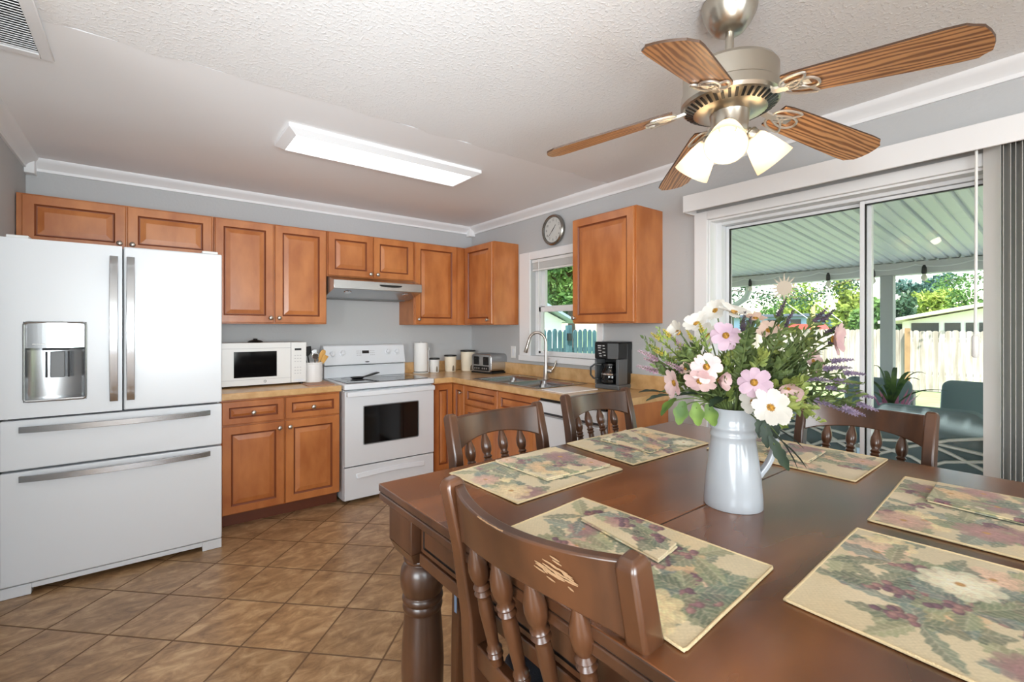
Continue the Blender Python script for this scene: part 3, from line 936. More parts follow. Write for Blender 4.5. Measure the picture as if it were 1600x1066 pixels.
for b in bx:
    L = bowl(*b, .17); k = len(L[0]); vs = sum(L, []); fs = []
    for i in range(len(L) - 1):
        for j in range(k):
            j2 = (j + 1) % k
            fs.append((i * k + j, i * k + k + j, i * k + k + j2, i * k + j2))
    fs.append(tuple((len(L) - 1) * k + j for j in range(k)))
    # corner fillets between the square hole and the round bowl mouth
    n0 = len(vs)
    for (cx, cy, q0) in ((b[1], b[3], 0), (b[0], b[3], 6), (b[0], b[2], 12), (b[1], b[2], 18)):
        vs.append((cx, cy, zr)); c0 = len(vs) - 1
        for j in range(5): fs.append((c0, q0 + j, q0 + j + 1))
    bo = MB().add(vs, fs).build('bowl', M_sink, r, smooth=50)
    MB().lathe([(.04, 0), (.036, .003), (.02, .001), (.001, .001)], Matrix.Translation(((b[0] + b[1]) / 2, (b[2] + b[3]) / 2, zr - .1695)), 18).build('drain', M_chrome, bo)
r = top('kitchen_faucet', 'brushed nickel gooseneck faucet behind the sink', 'faucet', (2.66, 2.925, ZC + .0045))
fx_, fy_ = 2.655, 2.925
MB().lathe([(.03, ZC + .0045), (.028, ZC + .012), (.022, ZC + .02), (.02, ZC + .1), (.0165, ZC + .13)], Matrix.Translation((fx_, fy_, 0)), 20).build('base', M_nickel, r)
pts = [(fx_, fy_, ZC + .12), (fx_, fy_, 1.2)]
ax = Vector((-.55, .83, 0)).normalized(); R_ = .075
for i in range(1, 13):
    a = pi * i / 12 * .93
    p = Vector((fx_, fy_, 1.225)) + ax * (R_ - R_ * math.cos(a)) + Vector((0, 0, R_ * 1.15 * math.sin(a)))
    pts.append(tuple(p))
e = Vector(pts[-1])
MB().tube(pts, .0125, 12).build('gooseneck', M_nickel, r)
dv = (Vector(pts[-1]) - Vector(pts[-2])).normalized()
MB().tube([e - dv * .002, e + dv * .03, e + dv * .06, e + dv * .105, e + dv * .11], [.0135, .0145, .0145, .0185, .016], 14).build('spray_head', M_nickel, r)
m = MB().lathe([(.018, 0), (.018, .045), (.012, .052)], frame_matrix((fx_ + .005, fy_ - .005, ZC + .075), (.3, -.95, 0)), 14)
m.tube([(fx_ + .02, fy_ - .045, ZC + .08), (fx_ + .035, fy_ - .065, ZC + .11), (fx_ + .045, fy_ - .08, ZC + .165)], [.009, .007, .006], 10)
m.build('lever', M_nickel, r)
# ---------------------------------------------------------------- things on the left counter
r = top('microwave', 'white countertop microwave beside the refrigerator', 'microwave', (.7, 4.0, ZC + .0005))
my = 3.875
MB().box(.395, .985, my + .03, 4.195, .93, 1.237).build('body', M_white2, r, bev=.006)
mf = backwall(my)
wx0, wx1, wz0, wz1 = .492, .775, .985, 1.175
md = MB()
for b in ((.395, wx0, .928, 1.238), (wx1, .872, .928, 1.238), (wx0, wx1, .928, wz0), (wx0, wx1, wz1, 1.238)):
    md.box(b[0], b[1], my, my + .029, b[2], b[3])
md = md.build('door', M_white2, r, smooth=0)
MB().box(wx0 + .0005, wx1 - .0005, my + .003, my + .01, wz0 + .0005, wz1 - .0005).build('door_window', M_blackglass, md)
MB().box(.395, .872, my - .003, my - .0002, 1.196, 1.199).box(.395, .872, my - .003, my - .0002, .968, .97).build('trim_line', plain('light_grey_line', (190, 190, 190), .5), md, smooth=0)
m = MB().tube([mf(.695 + .0085 * math.cos(i * pi / 10), .952 + .0085 * math.sin(i * pi / 10), .0006) for i in range(20)], .0011, 6, closed=True)
for a in range(3):
    an = a * 2 * pi / 3 + .5
    m.tube([mf(.695 + .0022 * math.cos(an), .952 + .0022 * math.sin(an), .0006), mf(.695 + .0045 * math.cos(an + .7), .952 + .0045 * math.sin(an + .7), .0006), mf(.695 + .0075 * math.cos(an + .3), .952 + .0075 * math.sin(an + .3), .0006)], .0009, 5)
m.build('round_monogram', M_dkgrey, md)
cp = MB().box(.8745, .985, my, my + .029, .928, 1.238).build('control_panel', M_white2, r, bev=.003)
MB().box(.9, .948, my - .0015, my - .0002, 1.176, 1.192).build('display', M_black, cp)
M_print = plain('faint_key_print', (196, 196, 196), .5)
m = MB()
for i in range(3):
    for j in range(7):
        if j == 3: continue
        m.box(.899 + i * .019, .909 + i * .019, my - .001, my - .0002, .995 + j * .023, 1.001 + j * .023)
m.build('keypad', M_print, cp, smooth=0)
MB().box(.893, .967, my - .0012, my - .0002, .938, .952).build('open_button', M_white, cp)
for x_, y_ in ((.42, my + .05), (.96, my + .05), (.42, 4.17), (.96, 4.17)):
    MB().lathe([(.014, ZC + .0005), (.014, .9295)], Matrix.Translation((x_, y_, 0)), 12).build('foot', M_black, r)
tag(MB().lathe([(.001, 1.238), (.05, 1.2383), (.055, 1.243), (.04, 1.252), (.014, 1.258), (.016, 1.266), (.001, 1.268)], Matrix.Translation((.66, 4.06, 0)), 20).build('pot_lid', M_black), 'small black lid lying on the microwave top', 'lid')

r = top('utensil_crock', 'white ceramic crock full of utensils beside the stove', 'crock', (1.06, 3.97, ZC + .0005))
cx, cy = 1.06, 3.965
M_cer = plain('white_glazed_ceramic', (238, 236, 234), .22, coat=.3)
MB().lathe([(.066, .9137), (.07, .918), (.071, 1.06), (.075, 1.064), (.075, 1.072), (.069, 1.074), (.066, 1.064), (.064, .925), (.001, .922)], Matrix.Translation((cx, cy, 0)), 28, cap=True).build('body', M_cer, r)
m = MB()
fc = Vector((cx, cy, 0))
for j in range(3):
    for i in range(16):
        an = -pi * .9 + i * pi * .8 / 15
        m.lathe([(.0035, 0), (.0035, .0008)], frame_matrix((cx + .0708 * math.cos(an), cy + .0708 * math.sin(an), .95 + j * .035), (math.cos(an), math.sin(an), 0)), 6)
m.build('embossing', M_cer, r)
def utensil(nm, label, cat, mat, base, tip, head, mats=None):
    t = top(nm, label, cat, base, 0, None)
    b, e = Vector(base), Vector(tip)
    MB().tube([b, b.lerp(e, .5), e], [.006, .0055, .005], 8).build('handle', mat, t)
    d = (e - b).normalized()
    side = Vector((1, 0, 0)); side = (side - d * side.dot(d)).normalized()
    m = MB()
    pts = [e - d * .004 + d * (L) for L, w in head]
    secs = [(w, .004) for L, w in head]
    m.sweep(pts, secs, side)
    m.build('head', mat, t, bev=.002, sub=1)
M_wspoon = wood('pale_wooden_utensil', (222, 172, 92), (196, 142, 66), rough=.5, freq=8)
z0 = .93
utensil('spatula', 'black plastic turner leaning left out of the crock', 'utensil', M_black, (cx - .01, cy, z0), (cx - .045, cy - .015, 1.13), [(0, .008), (.02, .03), (.06, .036), (.075, .034)])
utensil('serving_fork', 'dark hooked ladle leaning far left in the crock', 'utensil', M_black, (cx + .01, cy + .02, z0), (cx - .075, cy + .03, 1.15), [(0, .006), (.02, .018), (.045, .02), (.055, .012)])
utensil('wooden_spoon', 'pale wooden spoon leaning right in the white crock', 'utensil', M_wspoon, (cx - .02, cy, z0), (cx + .045, cy - .02, 1.09), [(0, .008), (.02, .02), (.05, .024), (.08, .02), (.092, .01)])
utensil('wooden_turner', 'flat wooden turner standing at the right edge of the crock', 'utensil', M_wspoon, (cx - .01, cy - .02, z0), (cx + .055, cy - .035, 1.06), [(0, .007), (.02, .018), (.07, .022), (.08, .022)])
utensil('whisk_ladle', 'shiny steel ladle standing in the middle of the crock', 'utensil', M_chrome, (cx + .01, cy - .01, z0), (cx + .008, cy - .03, 1.1), [(0, .006), (.015, .026), (.035, .03), (.05, .02)])
utensil('serving_spoon', 'grey steel serving spoon behind the wooden spoon', 'utensil', M_steel, (cx + .02, cy + .01, z0), (cx + .02, cy + .02, 1.12), [(0, .006), (.02, .022), (.045, .024), (.06, .014)])
M_board = plain('reddish_trivet', (176, 128, 98), .5, var=.12, vscale=30)
m = MB().prism(rrect(.945, 1.14, 3.66, 3.86, .02), lambda a, b, d: (a, b, d), ZC + .0006, ZC + .006)
tag(m.build('trivet', M_board), 'thin reddish brown trivet in front of the crock', 'trivet')

# spoon rest on the cooktop
m = MB()
c0 = Vector((1.47, 3.92, .9222))
def _ring(s_): return [(1.40 + .062 * s_ * math.cos(i * pi / 14), 3.90 + .05 * s_ * math.sin(i * pi / 14)) for i in range(28)]
L = [[(x_, y_, .9224) for x_, y_ in _ring(.7)], [(x_, y_, .934) for x_, y_ in _ring(1.0)], [(x_, y_, .936) for x_, y_ in _ring(.97)], [(x_, y_, .926) for x_, y_ in _ring(.68)]]
vs = sum(L, []); fs = []
for i in range(3):
    for j in range(28):
        j2 = (j + 1) % 28; fs.append((i * 28 + j, i * 28 + j2, i * 28 + 28 + j2, i * 28 + 28 + j))
fs += [tuple(range(28))[::-1], tuple(84 + j for j in range(28))]
sr = top('spoon_rest', 'black spoon rest on the glass cooktop', 'spoon rest', (1.48, 3.92, .9221))
m.add(vs, fs); m.build('dish', M_black, sr)
MB().sweep([(1.45, 3.91, .932), (1.50, 3.925, .94), (1.56, 3.94, .953), (1.60, 3.95, .960)], [(.014, .004), (.016, .005), (.026, .006), (.022, .004)], (.3, -1, 0)).build('tail', M_black, sr, bev=.002, sub=1)

# ---------------------------------------------------------------- right counter
r = top('paper_towel_holder', 'white paper towel roll on a white stand right of the stove', 'paper towels', (2.09, 4.1, ZC + .0005))
tx, ty = 2.105, 4.13
Tt = Matrix.Translation((tx, ty, 0))
MB().lathe([(.075, ZC + .0006), (.075, ZC + .007), (.06, ZC + .01), (.001, ZC + .0105)], Tt, 28).build('base', M_white2, r)
MB().lathe([(.02, .93), (.066, .93), (.067, .932), (.067, 1.205), (.066, 1.207), (.02, 1.207)], Tt, 32, cap=False).build('paper_roll', plain('paper', (240, 239, 236), .95, bump=.3, bscale=90), r)
MB().tube([(tx, ty, .92), (tx, ty, 1.218)], .006, 8).build('post', M_white2, r)
m = MB().tube([(tx + .073, ty - .02, ZC + .006), (tx + .074, ty - .022, 1.0), (tx + .072, ty - .022, 1.1), (tx + .07, ty - .02, 1.13)], .004, 8)
m.tube([(tx + .07, ty - .02 + .016 * math.cos(a * pi / 8), 1.145 + .016 * math.sin(a * pi / 8)) for a in range(16)], .004, 6, closed=True)
m.build('tension_arm', M_white2, r)

M_cream = plain('cream_canister', (238, 226, 204), .35, coat=.2)
M_cwin = plain('clear_grey_window', (128, 116, 98), .15)
for nm, x_, y_, rr, h, mat in (('small white canister with a black lid, smallest of the three', 2.245, 4.115, .052, .125, M_white2), ('middle sized cream canister with a black lid and grey window', 2.425, 4.11, .062, .15, M_cream), ('tallest cream canister with a black lid next to the toaster', 2.61, 4.07, .077, .195, M_cream)):
    r = top('canister', nm, 'canister', (x_, y_, ZC + .0005), 0, 'set of three counter canisters')
    T = Matrix.Translation((x_, y_, 0))
    MB().lathe([(rr * .86, ZC + .0006), (rr * .88, ZC + .004), (rr * .97, ZC + h), (.001, ZC + h + .0002)], T, 32).build('body', mat, r)
    MB().lathe([(rr * 1.01, ZC + h + .0006), (rr * 1.03, ZC + h + .004), (rr * 1.03, ZC + h + .013), (rr * .98, ZC + h + .016), (.001, ZC + h + .0165)], T, 32).build('lid', M_black, r)
    # arched measuring window on the lower front
    an0 = math.atan2(-y_, -x_) + .55
    m = MB()
    vs = []; fs = []
    wv, n = .19 if rr > .06 else .17, 8
    for i in range(n + 1):
        t = i / n * 2 - 1
        zt = ZC + .02 + .042 * math.sqrt(max(0, 1 - t * t)) + .0
        for z_, q in ((ZC + .006, 0), (zt, 0), (ZC + .006, 1), (zt, 1)):
            k = rr * (.88 + .09 * (z_ - ZC) / h) + (.0012 if q == 0 else -.001)
            vs.append((x_ + k * math.cos(an0 + t * wv * 1.1), y_ + k * math.sin(an0 + t * wv * 1.1), z_))
    for i in range(n):
        a = i * 4
        fs += [(a, a + 4, a + 5, a + 1), (a + 2, a + 3, a + 7, a + 6), (a + 1, a + 5, a + 7, a + 3), (a, a + 2, a + 6, a + 4)]
    fs += [(0, 1, 3, 2), (n * 4, n * 4 + 2, n * 4 + 3, n * 4 + 1)]
    m.add(vs, fs); m.build('measuring_window', M_cwin, r)

# toaster: built facing -y, then turned
r = top('toaster', 'brushed steel four slice toaster in the corner of the counter', 'toaster', (0, 0, 0))
prof = rrect(-.145, .145, .012, .185, .035, 6)
MB().prism(prof, lambda a, b, d: (a, d, b), -.125, .125).build('body', M_steel, r, bev=.006)
MB().box(-.147, .147, -.128, .128, .0, .016).build('base', M_black, r, bev=.004)
m = MB()
for x_ in (-.07, .07):
    MB().prism(rrect(x_ - .038, x_ + .038, .082, .16, .008), lambda a, b, d: (a, -.1255 - d, b), 0, .003).build('lever_slot', M_black, r)
for x_ in (-.07, .07):
    MB().box(x_ - .02, x_ + .02, -.148, -.129, .13, .142).build('lever', M_black, r, bev=.003)
cpn = MB().prism(rrect(-.11, .11, .026, .07, .008), lambda a, b, d: (a, -.1255 - d, b), 0, .003).build('control_panel', M_black, r)
m = MB()
for x_ in (-.085, -.055, -.025, .025, .055, .085):
    m.lathe([(.009, 0), (.009, .004), (.001, .0045)], frame_matrix((x_, -.1286, .048), (0, -1, 0)), 12)
m.build('button', M_steel, cpn)
m = MB()
for x_ in (-.1, -.04, .04, .1):
    m.box(x_ - .014, x_ + .014, -.09, .09, .1846, .1856)
m.build('bread_slots', M_black, r, smooth=0)
r.location = (2.665, 3.74, ZC + .0005); r.rotation_euler = (0, 0, math.radians(-84))

# coffee maker facing -x, slightly turned
r = top('coffee_maker', 'black and grey drip coffee maker with a glass carafe on the counter', 'coffee maker', (0, 0, 0))
W = .098
M_cgrey = plain('coffee_maker_grey', (88, 90, 92), .35)
m = MB().prism([(-W, -.1), (W, -.1), (W, .1), (-W, .1)], lambda a, b, d: (a, b, d), 0, .035)
m.build('warming_base', M_cgrey, r, bev=.008, seg=3)
MB().box(-W, W, .02, .1, .0355, .33).build('water_tank', M_black, r, bev=.006)
for a_, b_ in ((-W, -W + .012), (W - .022, W)):
    MB().box(a_, b_, -.1, .0195, .0355, .215).build('side_frame', M_cgrey, r, bev=.003)
hd = MB().box(-W, W, -.102, .0195, .2155, .33).build('brew_head', M_black, r, bev=.006)
MB().box(.012, W - .001, -.1045, -.1025, .218, .326).build('grey_panel', M_cgrey, hd, bev=.001)
MB().box(-W - .001, W + .001, -.104, .101, .3305, .336).build('lid', M_black, r, bev=.002)
m = MB()
for i, (x_, z_, w_) in enumerate(((-.07, .305, .03), (-.068, .29, .022), (-.066, .272, .026), (-.03, .305, .016), (-.028, .285, .018), (-.03, .26, .022), (-.06, .25, .02), (-.02, .238, .016), (-.055, .232, .02))):
    m.box(x_, x_ + w_, -.1035, -.1025, z_, z_ + .006)
m.build('control_marks', M_print, hd, smooth=0)
MB().box(W + .0005, W + .0015, .075, .08, .12, .28).build('side_lettering', M_grey, r, smooth=0)
M_carafe = plain('dark_carafe_glass', (22, 22, 24), .04, spec=.8)
M_carafe.node_tree.nodes['Principled BSDF'].inputs['Transmission Weight'].default_value = .55
cf = MB().lathe([(.05, .038), (.066, .05), (.07, .085), (.062, .12), (.047, .15), (.048, .165), (.001, .166)], Matrix.Translation((-.005, -.045, 0)), 24).build('carafe', M_carafe, r)
MB().lathe([(.05, .1665), (.05, .18), (.03, .188), (.001, .189)], Matrix.Translation((-.005, -.045, 0)), 20).build('carafe_lid', M_black, cf)
MB().lathe([(.064, .1), (.066, .103), (.066, .112), (.063, .115)], Matrix.Translation((-.005, -.045, 0)), 24, cap=False).build('steel_band', M_chrome, cf)
MB().sweep([(-.05, -.085, .172), (-.085, -.12, .175), (-.105, -.14, .155), (-.105, -.14, .1), (-.09, -.125, .075), (-.065, -.1, .07)], (.009, .006), (.7, -.7, 0)).build('carafe_handle', M_black, cf, bev=.003)
m = MB().tube([(W + .004, .1, .14), (W + .018, .108, .145), (W + .022, .11, .16), (W + .012, .108, .17), (W + .004, .1, .165)], .004, 6)
m.build('cord_hook', M_black, r)
r.location = (2.66, 2.2, ZC + .0005); r.rotation_euler = (0, 0, math.radians(-82))

M_wslab = plain('glossy_white_slab', (252, 250, 248), .22, coat=.4)
m = MB().prism([(2.16, 2.20), (2.17, 2.435), (2.50, 2.44), (2.50, 2.21)], lambda a, b, d: (a, b, d), ZC + .0006, ZC + .007)  # thin white slab lying flat on the counter
tag(m.build('white_slab', M_wslab, bev=.002), 'flat glossy white slab on the counter before the coffee maker', 'cutting board')

# wall plates
def plate(label, y_, z_):
    r = top('wall_outlet', label, 'outlet', (XR, y_, z_))
    MB().box(XR - .006, XR - .0005, y_ - .036, y_ + .036, z_ - .058, z_ + .058).build('cover_plate', M_white2, r, bev=.003)
    MB().box(XR - .009, XR - .0062, y_ - .016, y_ + .016, z_ - .034, z_ + .034).build('rocker', M_white, r, bev=.002)
plate('white switch plate on the wall between the corner cabinet and window', 3.50, 1.12)

# clock
r = top('wall_clock', 'round silver rimmed wall clock above the kitchen window', 'clock', (XR, 2.925, 2.19))
cy, cz = 2.925, 2.19
Mc = frame_matrix((XR - .0005, cy, cz), (-1, 0, 0))
MB().lathe([(.125, 0), (.133, .012), (.132, .03), (.122, .04), (.112, .036), (.108, .024)], Mc, 48, cap=False).build('rim', plain('pewter_rim', (150, 148, 142), .25, 1), r)
MB().lathe([(.126, .0005), (.126, .02), (.113, .021), (.109, .0265), (.1075, .0265), (.1075, .0215), (.001, .0215)], Mc, 40).build('face_back', M_black, r)
MB().lathe([(.1073, .0217), (.1073, .0235), (.001, .0236)], Mc, 40).build('face', plain('clock_face_silver', (206, 206, 202), .5), r)
# on the face: seen from the room, +right is -y
cf_ = lambda a, b, d: (XR - .0243 - d, cy - a, cz + b)
num = MB()
for h in range(1, 13):
    an = math.radians(90 - 30 * h)
    ax_, az_ = .083 * math.cos(an), .083 * math.sin(an)
    num.merge(text_mb(str(h), .028, lambda x_, y_, d: (XR - .0243, cy - ax_ - x_, cz + az_ + y_)))
num.build('numerals', M_dkgrey, r, smooth=0)
def hand(nm, an, L, w_, d):
    a = math.radians(90 - an); c_, s_ = math.cos(a), math.sin(a)
    MB().prism([(-s_ * w_ - c_ * .012, c_ * w_ - s_ * .012), (s_ * w_ - c_ * .012, -c_ * w_ - s_ * .012), (c_ * L + s_ * w_ * .5, s_ * L - c_ * w_ * .5), (c_ * L - s_ * w_ * .5, s_ * L + c_ * w_ * .5)], cf_, d, d + .001).build(nm, M_black, r, smooth=0)
hand('hour_hand', 40, .052, .003, .002)
hand('minute_hand', 225, .075, .0022, .004)

# ---------------------------------------------------------------- ceiling fixtures
M_diff = glow('fluorescent_diffuser', (250, 252, 255), 4.4)
r = top('ceiling_light', 'long rectangular fluorescent light with a white frame on the kitchen ceiling', 'ceiling light', (1.19, 2.8, CE))
lx0, lx1, ly0, ly1 = .585, 1.80, 2.635, 2.985
m = MB()
pr = [(0, 0), (0, .02), (.02, .03), (.045, .045), (.05, .04), (.05, 0)]
outer = []
rings_ = []
for ins, dz in pr:
    rings_.append([(lx0 + ins, ly0 + ins, CE - .0005 - dz), (lx1 - ins, ly0 + ins, CE - .0005 - dz), (lx1 - ins, ly1 - ins, CE - .0005 - dz), (lx0 + ins, ly1 - ins, CE - .0005 - dz)])
vs = sum(rings_, []); fs = []
for i in range(len(pr)):
    i2 = (i + 1) % len(pr)
    for k in range(4):
        k2 = (k + 1) % 4
        fs.append((i * 4 + k, i * 4 + k2, i2 * 4 + k2, i2 * 4 + k))
m.add(vs, fs); m.build('frame', M_trim, r, smooth=20)
MB().box(lx0 + .0505, lx1 - .0505, ly0 + .0505, ly1 - .0505, CE - .04, CE - .032).build('diffuser', M_diff, r)

r = top('air_vent', 'white louvered ceiling register in the corner above the refrigerator', 'vent', (-.47, 2.35, CE))
vx0, vx1, vy0, vy1 = -.68, -.29, 2.05, 2.6
zc = CE - .0055
m = MB()
b_ = .04
m.box(vx0, vx0 + b_, vy0, vy1, zc - .012, zc).box(vx1 - b_, vx1, vy0, vy1, zc - .012, zc).box(vx0 + b_, vx1 - b_, vy0, vy0 + b_, zc - .012, zc).box(vx0 + b_, vx1 - b_, vy1 - b_, vy1, zc - .012, zc)
m.build('frame', M_trim, r, bev=.003)
m = MB()
y_ = vy0 + b_ + .008
while y_ < vy1 - b_ - .004:
    m.sweep([(vx0 + b_, y_, zc - .008), (vx1 - b_, y_, zc - .008)], (.0072, .0012), (0, 1, .6))
    y_ += .0185
m.build('louvers', M_trim, r, smooth=0)
MB().box(vx0 + b_, vx1 - b_, vy0 + b_, vy1 - b_, zc - .0008, zc).build('duct_opening', M_dkgrey, r)
# ---------------------------------------------------------------- ceiling fan
M_fnickel = plain('satin_nickel_fan', (190, 184, 172), .28, 1)
M_oak = wood('oak_blade', (214, 160, 108), (136, 88, 54), scale=(1.0, 8, 8), rough=.4, contrast=(.12, .7), wave=2.6, coat=.2, freq=3, detail=8)
for n_ in M_oak.node_tree.nodes:
    if n_.type == 'TEX_WAVE':
        n_.wave_type = 'BANDS'; n_.bands_direction = 'Y'; n_.inputs['Distortion'].default_value = 16; n_.inputs['Detail'].default_value = 4; n_.inputs['Detail Scale'].default_value = .55; n_.inputs['Detail Roughness'].default_value = .55
M_bedge = plain('dark_blade_edge', (70, 48, 32), .5)
FX, FY = 1.523, .773
r = top('ceiling_fan', 'five blade ceiling fan with oak blades, nickel body and three lit glass shades', 'ceiling fan', (FX, FY, CE - .006))
T = Matrix.Translation((FX, FY, 0))
MB().lathe([(.088, CE - .0055), (.086, 2.405), (.082, 2.385), (.066, 2.352), (.05, 2.332), (.036, 2.324), (.001, 2.323)], T, 40).build('canopy', M_fnickel, r, smooth=50)
MB().lathe([(.0135, 2.16), (.0135, 2.33)], T, 16).lathe([(.021, 2.205), (.021, 2.222), (.014, 2.24)], T, 16).build('downrod', M_fnickel, r)
mh = MB().lathe([(.03, 2.21), (.10, 2.207), (.138, 2.198), (.146, 2.186), (.146, 2.125), (.151, 2.12), (.153, 2.09), (.147, 2.08), (.105, 2.058), (.07, 2.054), (.001, 2.054)], T, 56).build('motor_housing', M_fnickel, r, smooth=30)
m = MB()
for k in range(40):
    a = k * 2 * pi / 40
    p0 = Vector((FX + .113 * math.cos(a), FY + .113 * math.sin(a), 2.0613)); p1 = Vector((FX + .141 * math.cos(a), FY + .141 * math.sin(a), 2.0762))
    m.sweep([p0, p1], (.0045, .0015), (-math.sin(a), math.cos(a), 0))
m.build('vent_slots', M_black, mh, smooth=0)
# blades
prof = []
def blade_outline():
    pts = []
    L0, L1 = .185, .63
    up = [(L0, .050), (L0 + .03, .056), (.3, .060), (.45, .066), (.56, .070), (.595, .068), (.606, .058), (.622, .048), (.629, .025), (.632, 0)]
    return up + [(x_, -y_) for x_, y_ in up[-2::-1]]
bo = blade_outline()
PH = [-165.6, -93.6, -21.6, 50.4, 123.4]
NM = ['pointing', ]
iron = MB()
M_iron = plain('polished_blade_iron', (226, 222, 214), .32, .75)
def loop(cx, cy, rx, ry, rot, r_=.0042):
    c_, s_ = math.cos(rot), math.sin(rot)
    pts = []
    for k in range(22):
        t = 2 * pi * k / 22
        x_, y_ = rx * math.cos(t), ry * math.sin(t) * (1 - .45 * math.cos(t))
        pts.append((cx + x_ * c_ - y_ * s_, cy + x_ * s_ + y_ * c_, -.008))
    iron.tube(pts, r_, 6, closed=True)
loop(.225, 0, .05, .024, pi)
loop(.215, .028, .046, .02, .5); loop(.215, -.028, .046, .02, -.5)
loop(.205, 0, .022, .013, 0, .0035)
iron.sweep([(.085, 0, .004), (.12, 0, -.004), (.16, 0, -.009), (.19, 0, -.008)], (.011, .004), (0, 1, 0))
iron.box(.17, .25, -.012, .012, -.005, -.0028)
slope = math.atan2(2.082 - 1.995, .624 - .153)
first = None
for k, ph in enumerate(PH):
    b = MB().prism(bo, lambda a, c, d: (a, c, d), -.003, .003)
    for i, f in enumerate(b.f):
        if len(f) == 4: b.m[i] = 1
    if first is None:
        ob = b.build('blade', [M_oak, M_bedge], r, local=True, smooth=30)
        oi = iron.build('blade_iron', M_iron, r, local=True, smooth=50)
        first = (ob, oi)
    else:
        ob, oi = first[0].copy(), first[1].copy()
        COL.objects.link(ob); COL.objects.link(oi); ob.parent = r; oi.parent = r
    R = Matrix.Rotation(math.radians(ph), 4, 'Z') @ Matrix.Rotation(slope, 4, 'Y')
    loc = Vector((0, 0, 2.108 - (CE - .006)))
    ob.matrix_local = Matrix.Translation(loc) @ R @ Matrix.Rotation(math.radians(-11), 4, 'X')
    oi.matrix_local = Matrix.Translation(loc) @ R @ Matrix.Rotation(math.radians(-11), 4, 'X')
MB().lathe([(.062, 2.0535), (.06, 2.045), (.056, 2.005), (.058, 1.995), (.05, 1.98), (.03, 1.97), (.001, 1.968)], T, 32).build('switch_housing', M_fnickel, r, smooth=50)
M_shade = plain('frosted_glass_shade', (236, 228, 214), .4)
_nt = M_shade.node_tree; _tl = ND(_nt, 'ShaderNodeBsdfTranslucent'); _tl.inputs[0].default_value = (.95, .87, .74, 1)
_mx = ND(_nt, 'ShaderNodeMixShader'); _mx.inputs[0].default_value = .62
_nt.links.new(_nt.nodes['Principled BSDF'].outputs[0], _mx.inputs[1]); _nt.links.new(_tl.outputs[0], _mx.inputs[2])
_nt.links.new(_mx.outputs[0], _nt.nodes['Material Output'].inputs['Surface'])
M_bulb = glow('lit_bulb', (255, 238, 216), 24)
az_cam = math.degrees(math.atan2(-FY, -FX)) - 4
for k in range(3):
    a = math.radians(az_cam + 120 * k)
    h = Vector((math.cos(a), math.sin(a), 0))
    ax = (h * .66 + Vector((0, 0, -.75))).normalized()
    p0 = Vector((FX, FY, 2.0)) + h * .05
    p1 = p0 + h * .022 + Vector((0, 0, -.012))
    MB().tube([p0, p0 + h * .012, p1], .013, 12).build('lamp_arm', M_fnickel, r)
    M = frame_matrix(p1 - ax * .01, ax)
    MB().lathe([(.02, -.004), (.024, .0), (.026, .022), (.024, .026)], M, 20).build('socket_cup', M_fnickel, r)
    sh = MB().lathe([(.027, .018), (.035, .03), (.047, .065), (.056, .10), (.063, .13), (.0605, .13), (.053, .10), (.044, .065), (.032, .03), (.024, .02)], M, 32, cap=False).build('lamp_shade', M_shade, r, smooth=60)
    MB().lathe([(.012, .027), (.014, .045), (.024, .07), (.027, .088), (.022, .106), (.011, .115), (.001, .117)], M, 18).build('bulb', M_bulb, sh, smooth=60)

# ---------------------------------------------------------------- dining table
TZ = .914
M_ttop = wood('worn_brown_table_wood', (132, 80, 44), (66, 38, 22), scale=(.7, 2.0, 1), rough=.26, contrast=(.24, .76), coat=.3, freq=2.6, detail=3, rvar=.04)
M_tdark = wood('dark_brown_stained_wood', (88, 56, 36), (52, 31, 19), scale=(2, 2, .5), rough=.34, contrast=(.3, .7), coat=.3, freq=4)
M_groove = plain('table_groove', (24, 15, 11), .6)
tx0, tx1, ty0, ty1 = .505, 1.925, -.045, 1.245
r = top('dining_table', 'square dark brown wooden dining table with turned legs set with floral placemats', 'table', ((tx0 + tx1) / 2, (ty0 + ty1) / 2, 0))
ym = .603
for y0, y1 in ((ym + .0006, ty1), (ty0, ym - .0006)):
    tl = MB().box(tx0, tx1, y0, y1, TZ - .021, TZ)
    tl.m = [0, 0, 1, 1, 1, 1]
    tl.build('tabletop_leaf', [M_ttop, M_tdark], r, bev=.003)
m = MB().box(tx0 + .004, tx1 - .004, ty0 + .004, ty1 - .004, TZ - .024, TZ - .0212)
m.build('top_groove', M_groove, r, smooth=0)
MB().box(tx0 + .001, tx1 - .001, ty0 + .001, ty1 - .001, TZ - .044, TZ - .0242).build('under_top', M_tdark, r, bev=.003)
lx = (tx0 + .022 + .0675, tx1 - .022 - .0675); ly = (ty0 + .022 + .0675, ty1 - .022 - .0675)
leg = MB()
h = .0675
leg.box(-h, h, -h, h, .765, TZ - .0445)
c_ = h * .8
leg.add([(-h, -h, .765), (h, -h, .765), (h, h, .765), (-h, h, .765), (-c_, -c_, .733), (c_, -c_, .733), (c_, c_, .733), (-c_, c_, .733)], [(0, 1, 5, 4), (1, 2, 6, 5), (2, 3, 7, 6), (3, 0, 4, 7), (7, 6, 5, 4)])
lp = [(.044, .733), (.05, .728), (.052, .722), (.05, .716), (.045, .713), (.05, .708), (.057, .695), (.0605, .675), (.0595, .652), (.054, .633), (.05, .626), (.054, .621), (.0555, .614), (.054, .607), (.0505, .604), (.053, .598), (.054, .592), (.0525, .585), (.049, .58), (.05, .565), (.055, .50), (.0575, .44), (.056, .37), (.05, .27), (.043, .19), (.041, .17), (.046, .165), (.046, .15), (.041, .145), (.048, .13), (.05, .11), (.048, .07), (.038, .03), (.036, .0005)]
leg.lathe(lp[::-1], None, 32)
l0 = leg.build('leg', M_tdark, r, local=True, smooth=35, bev=.002)
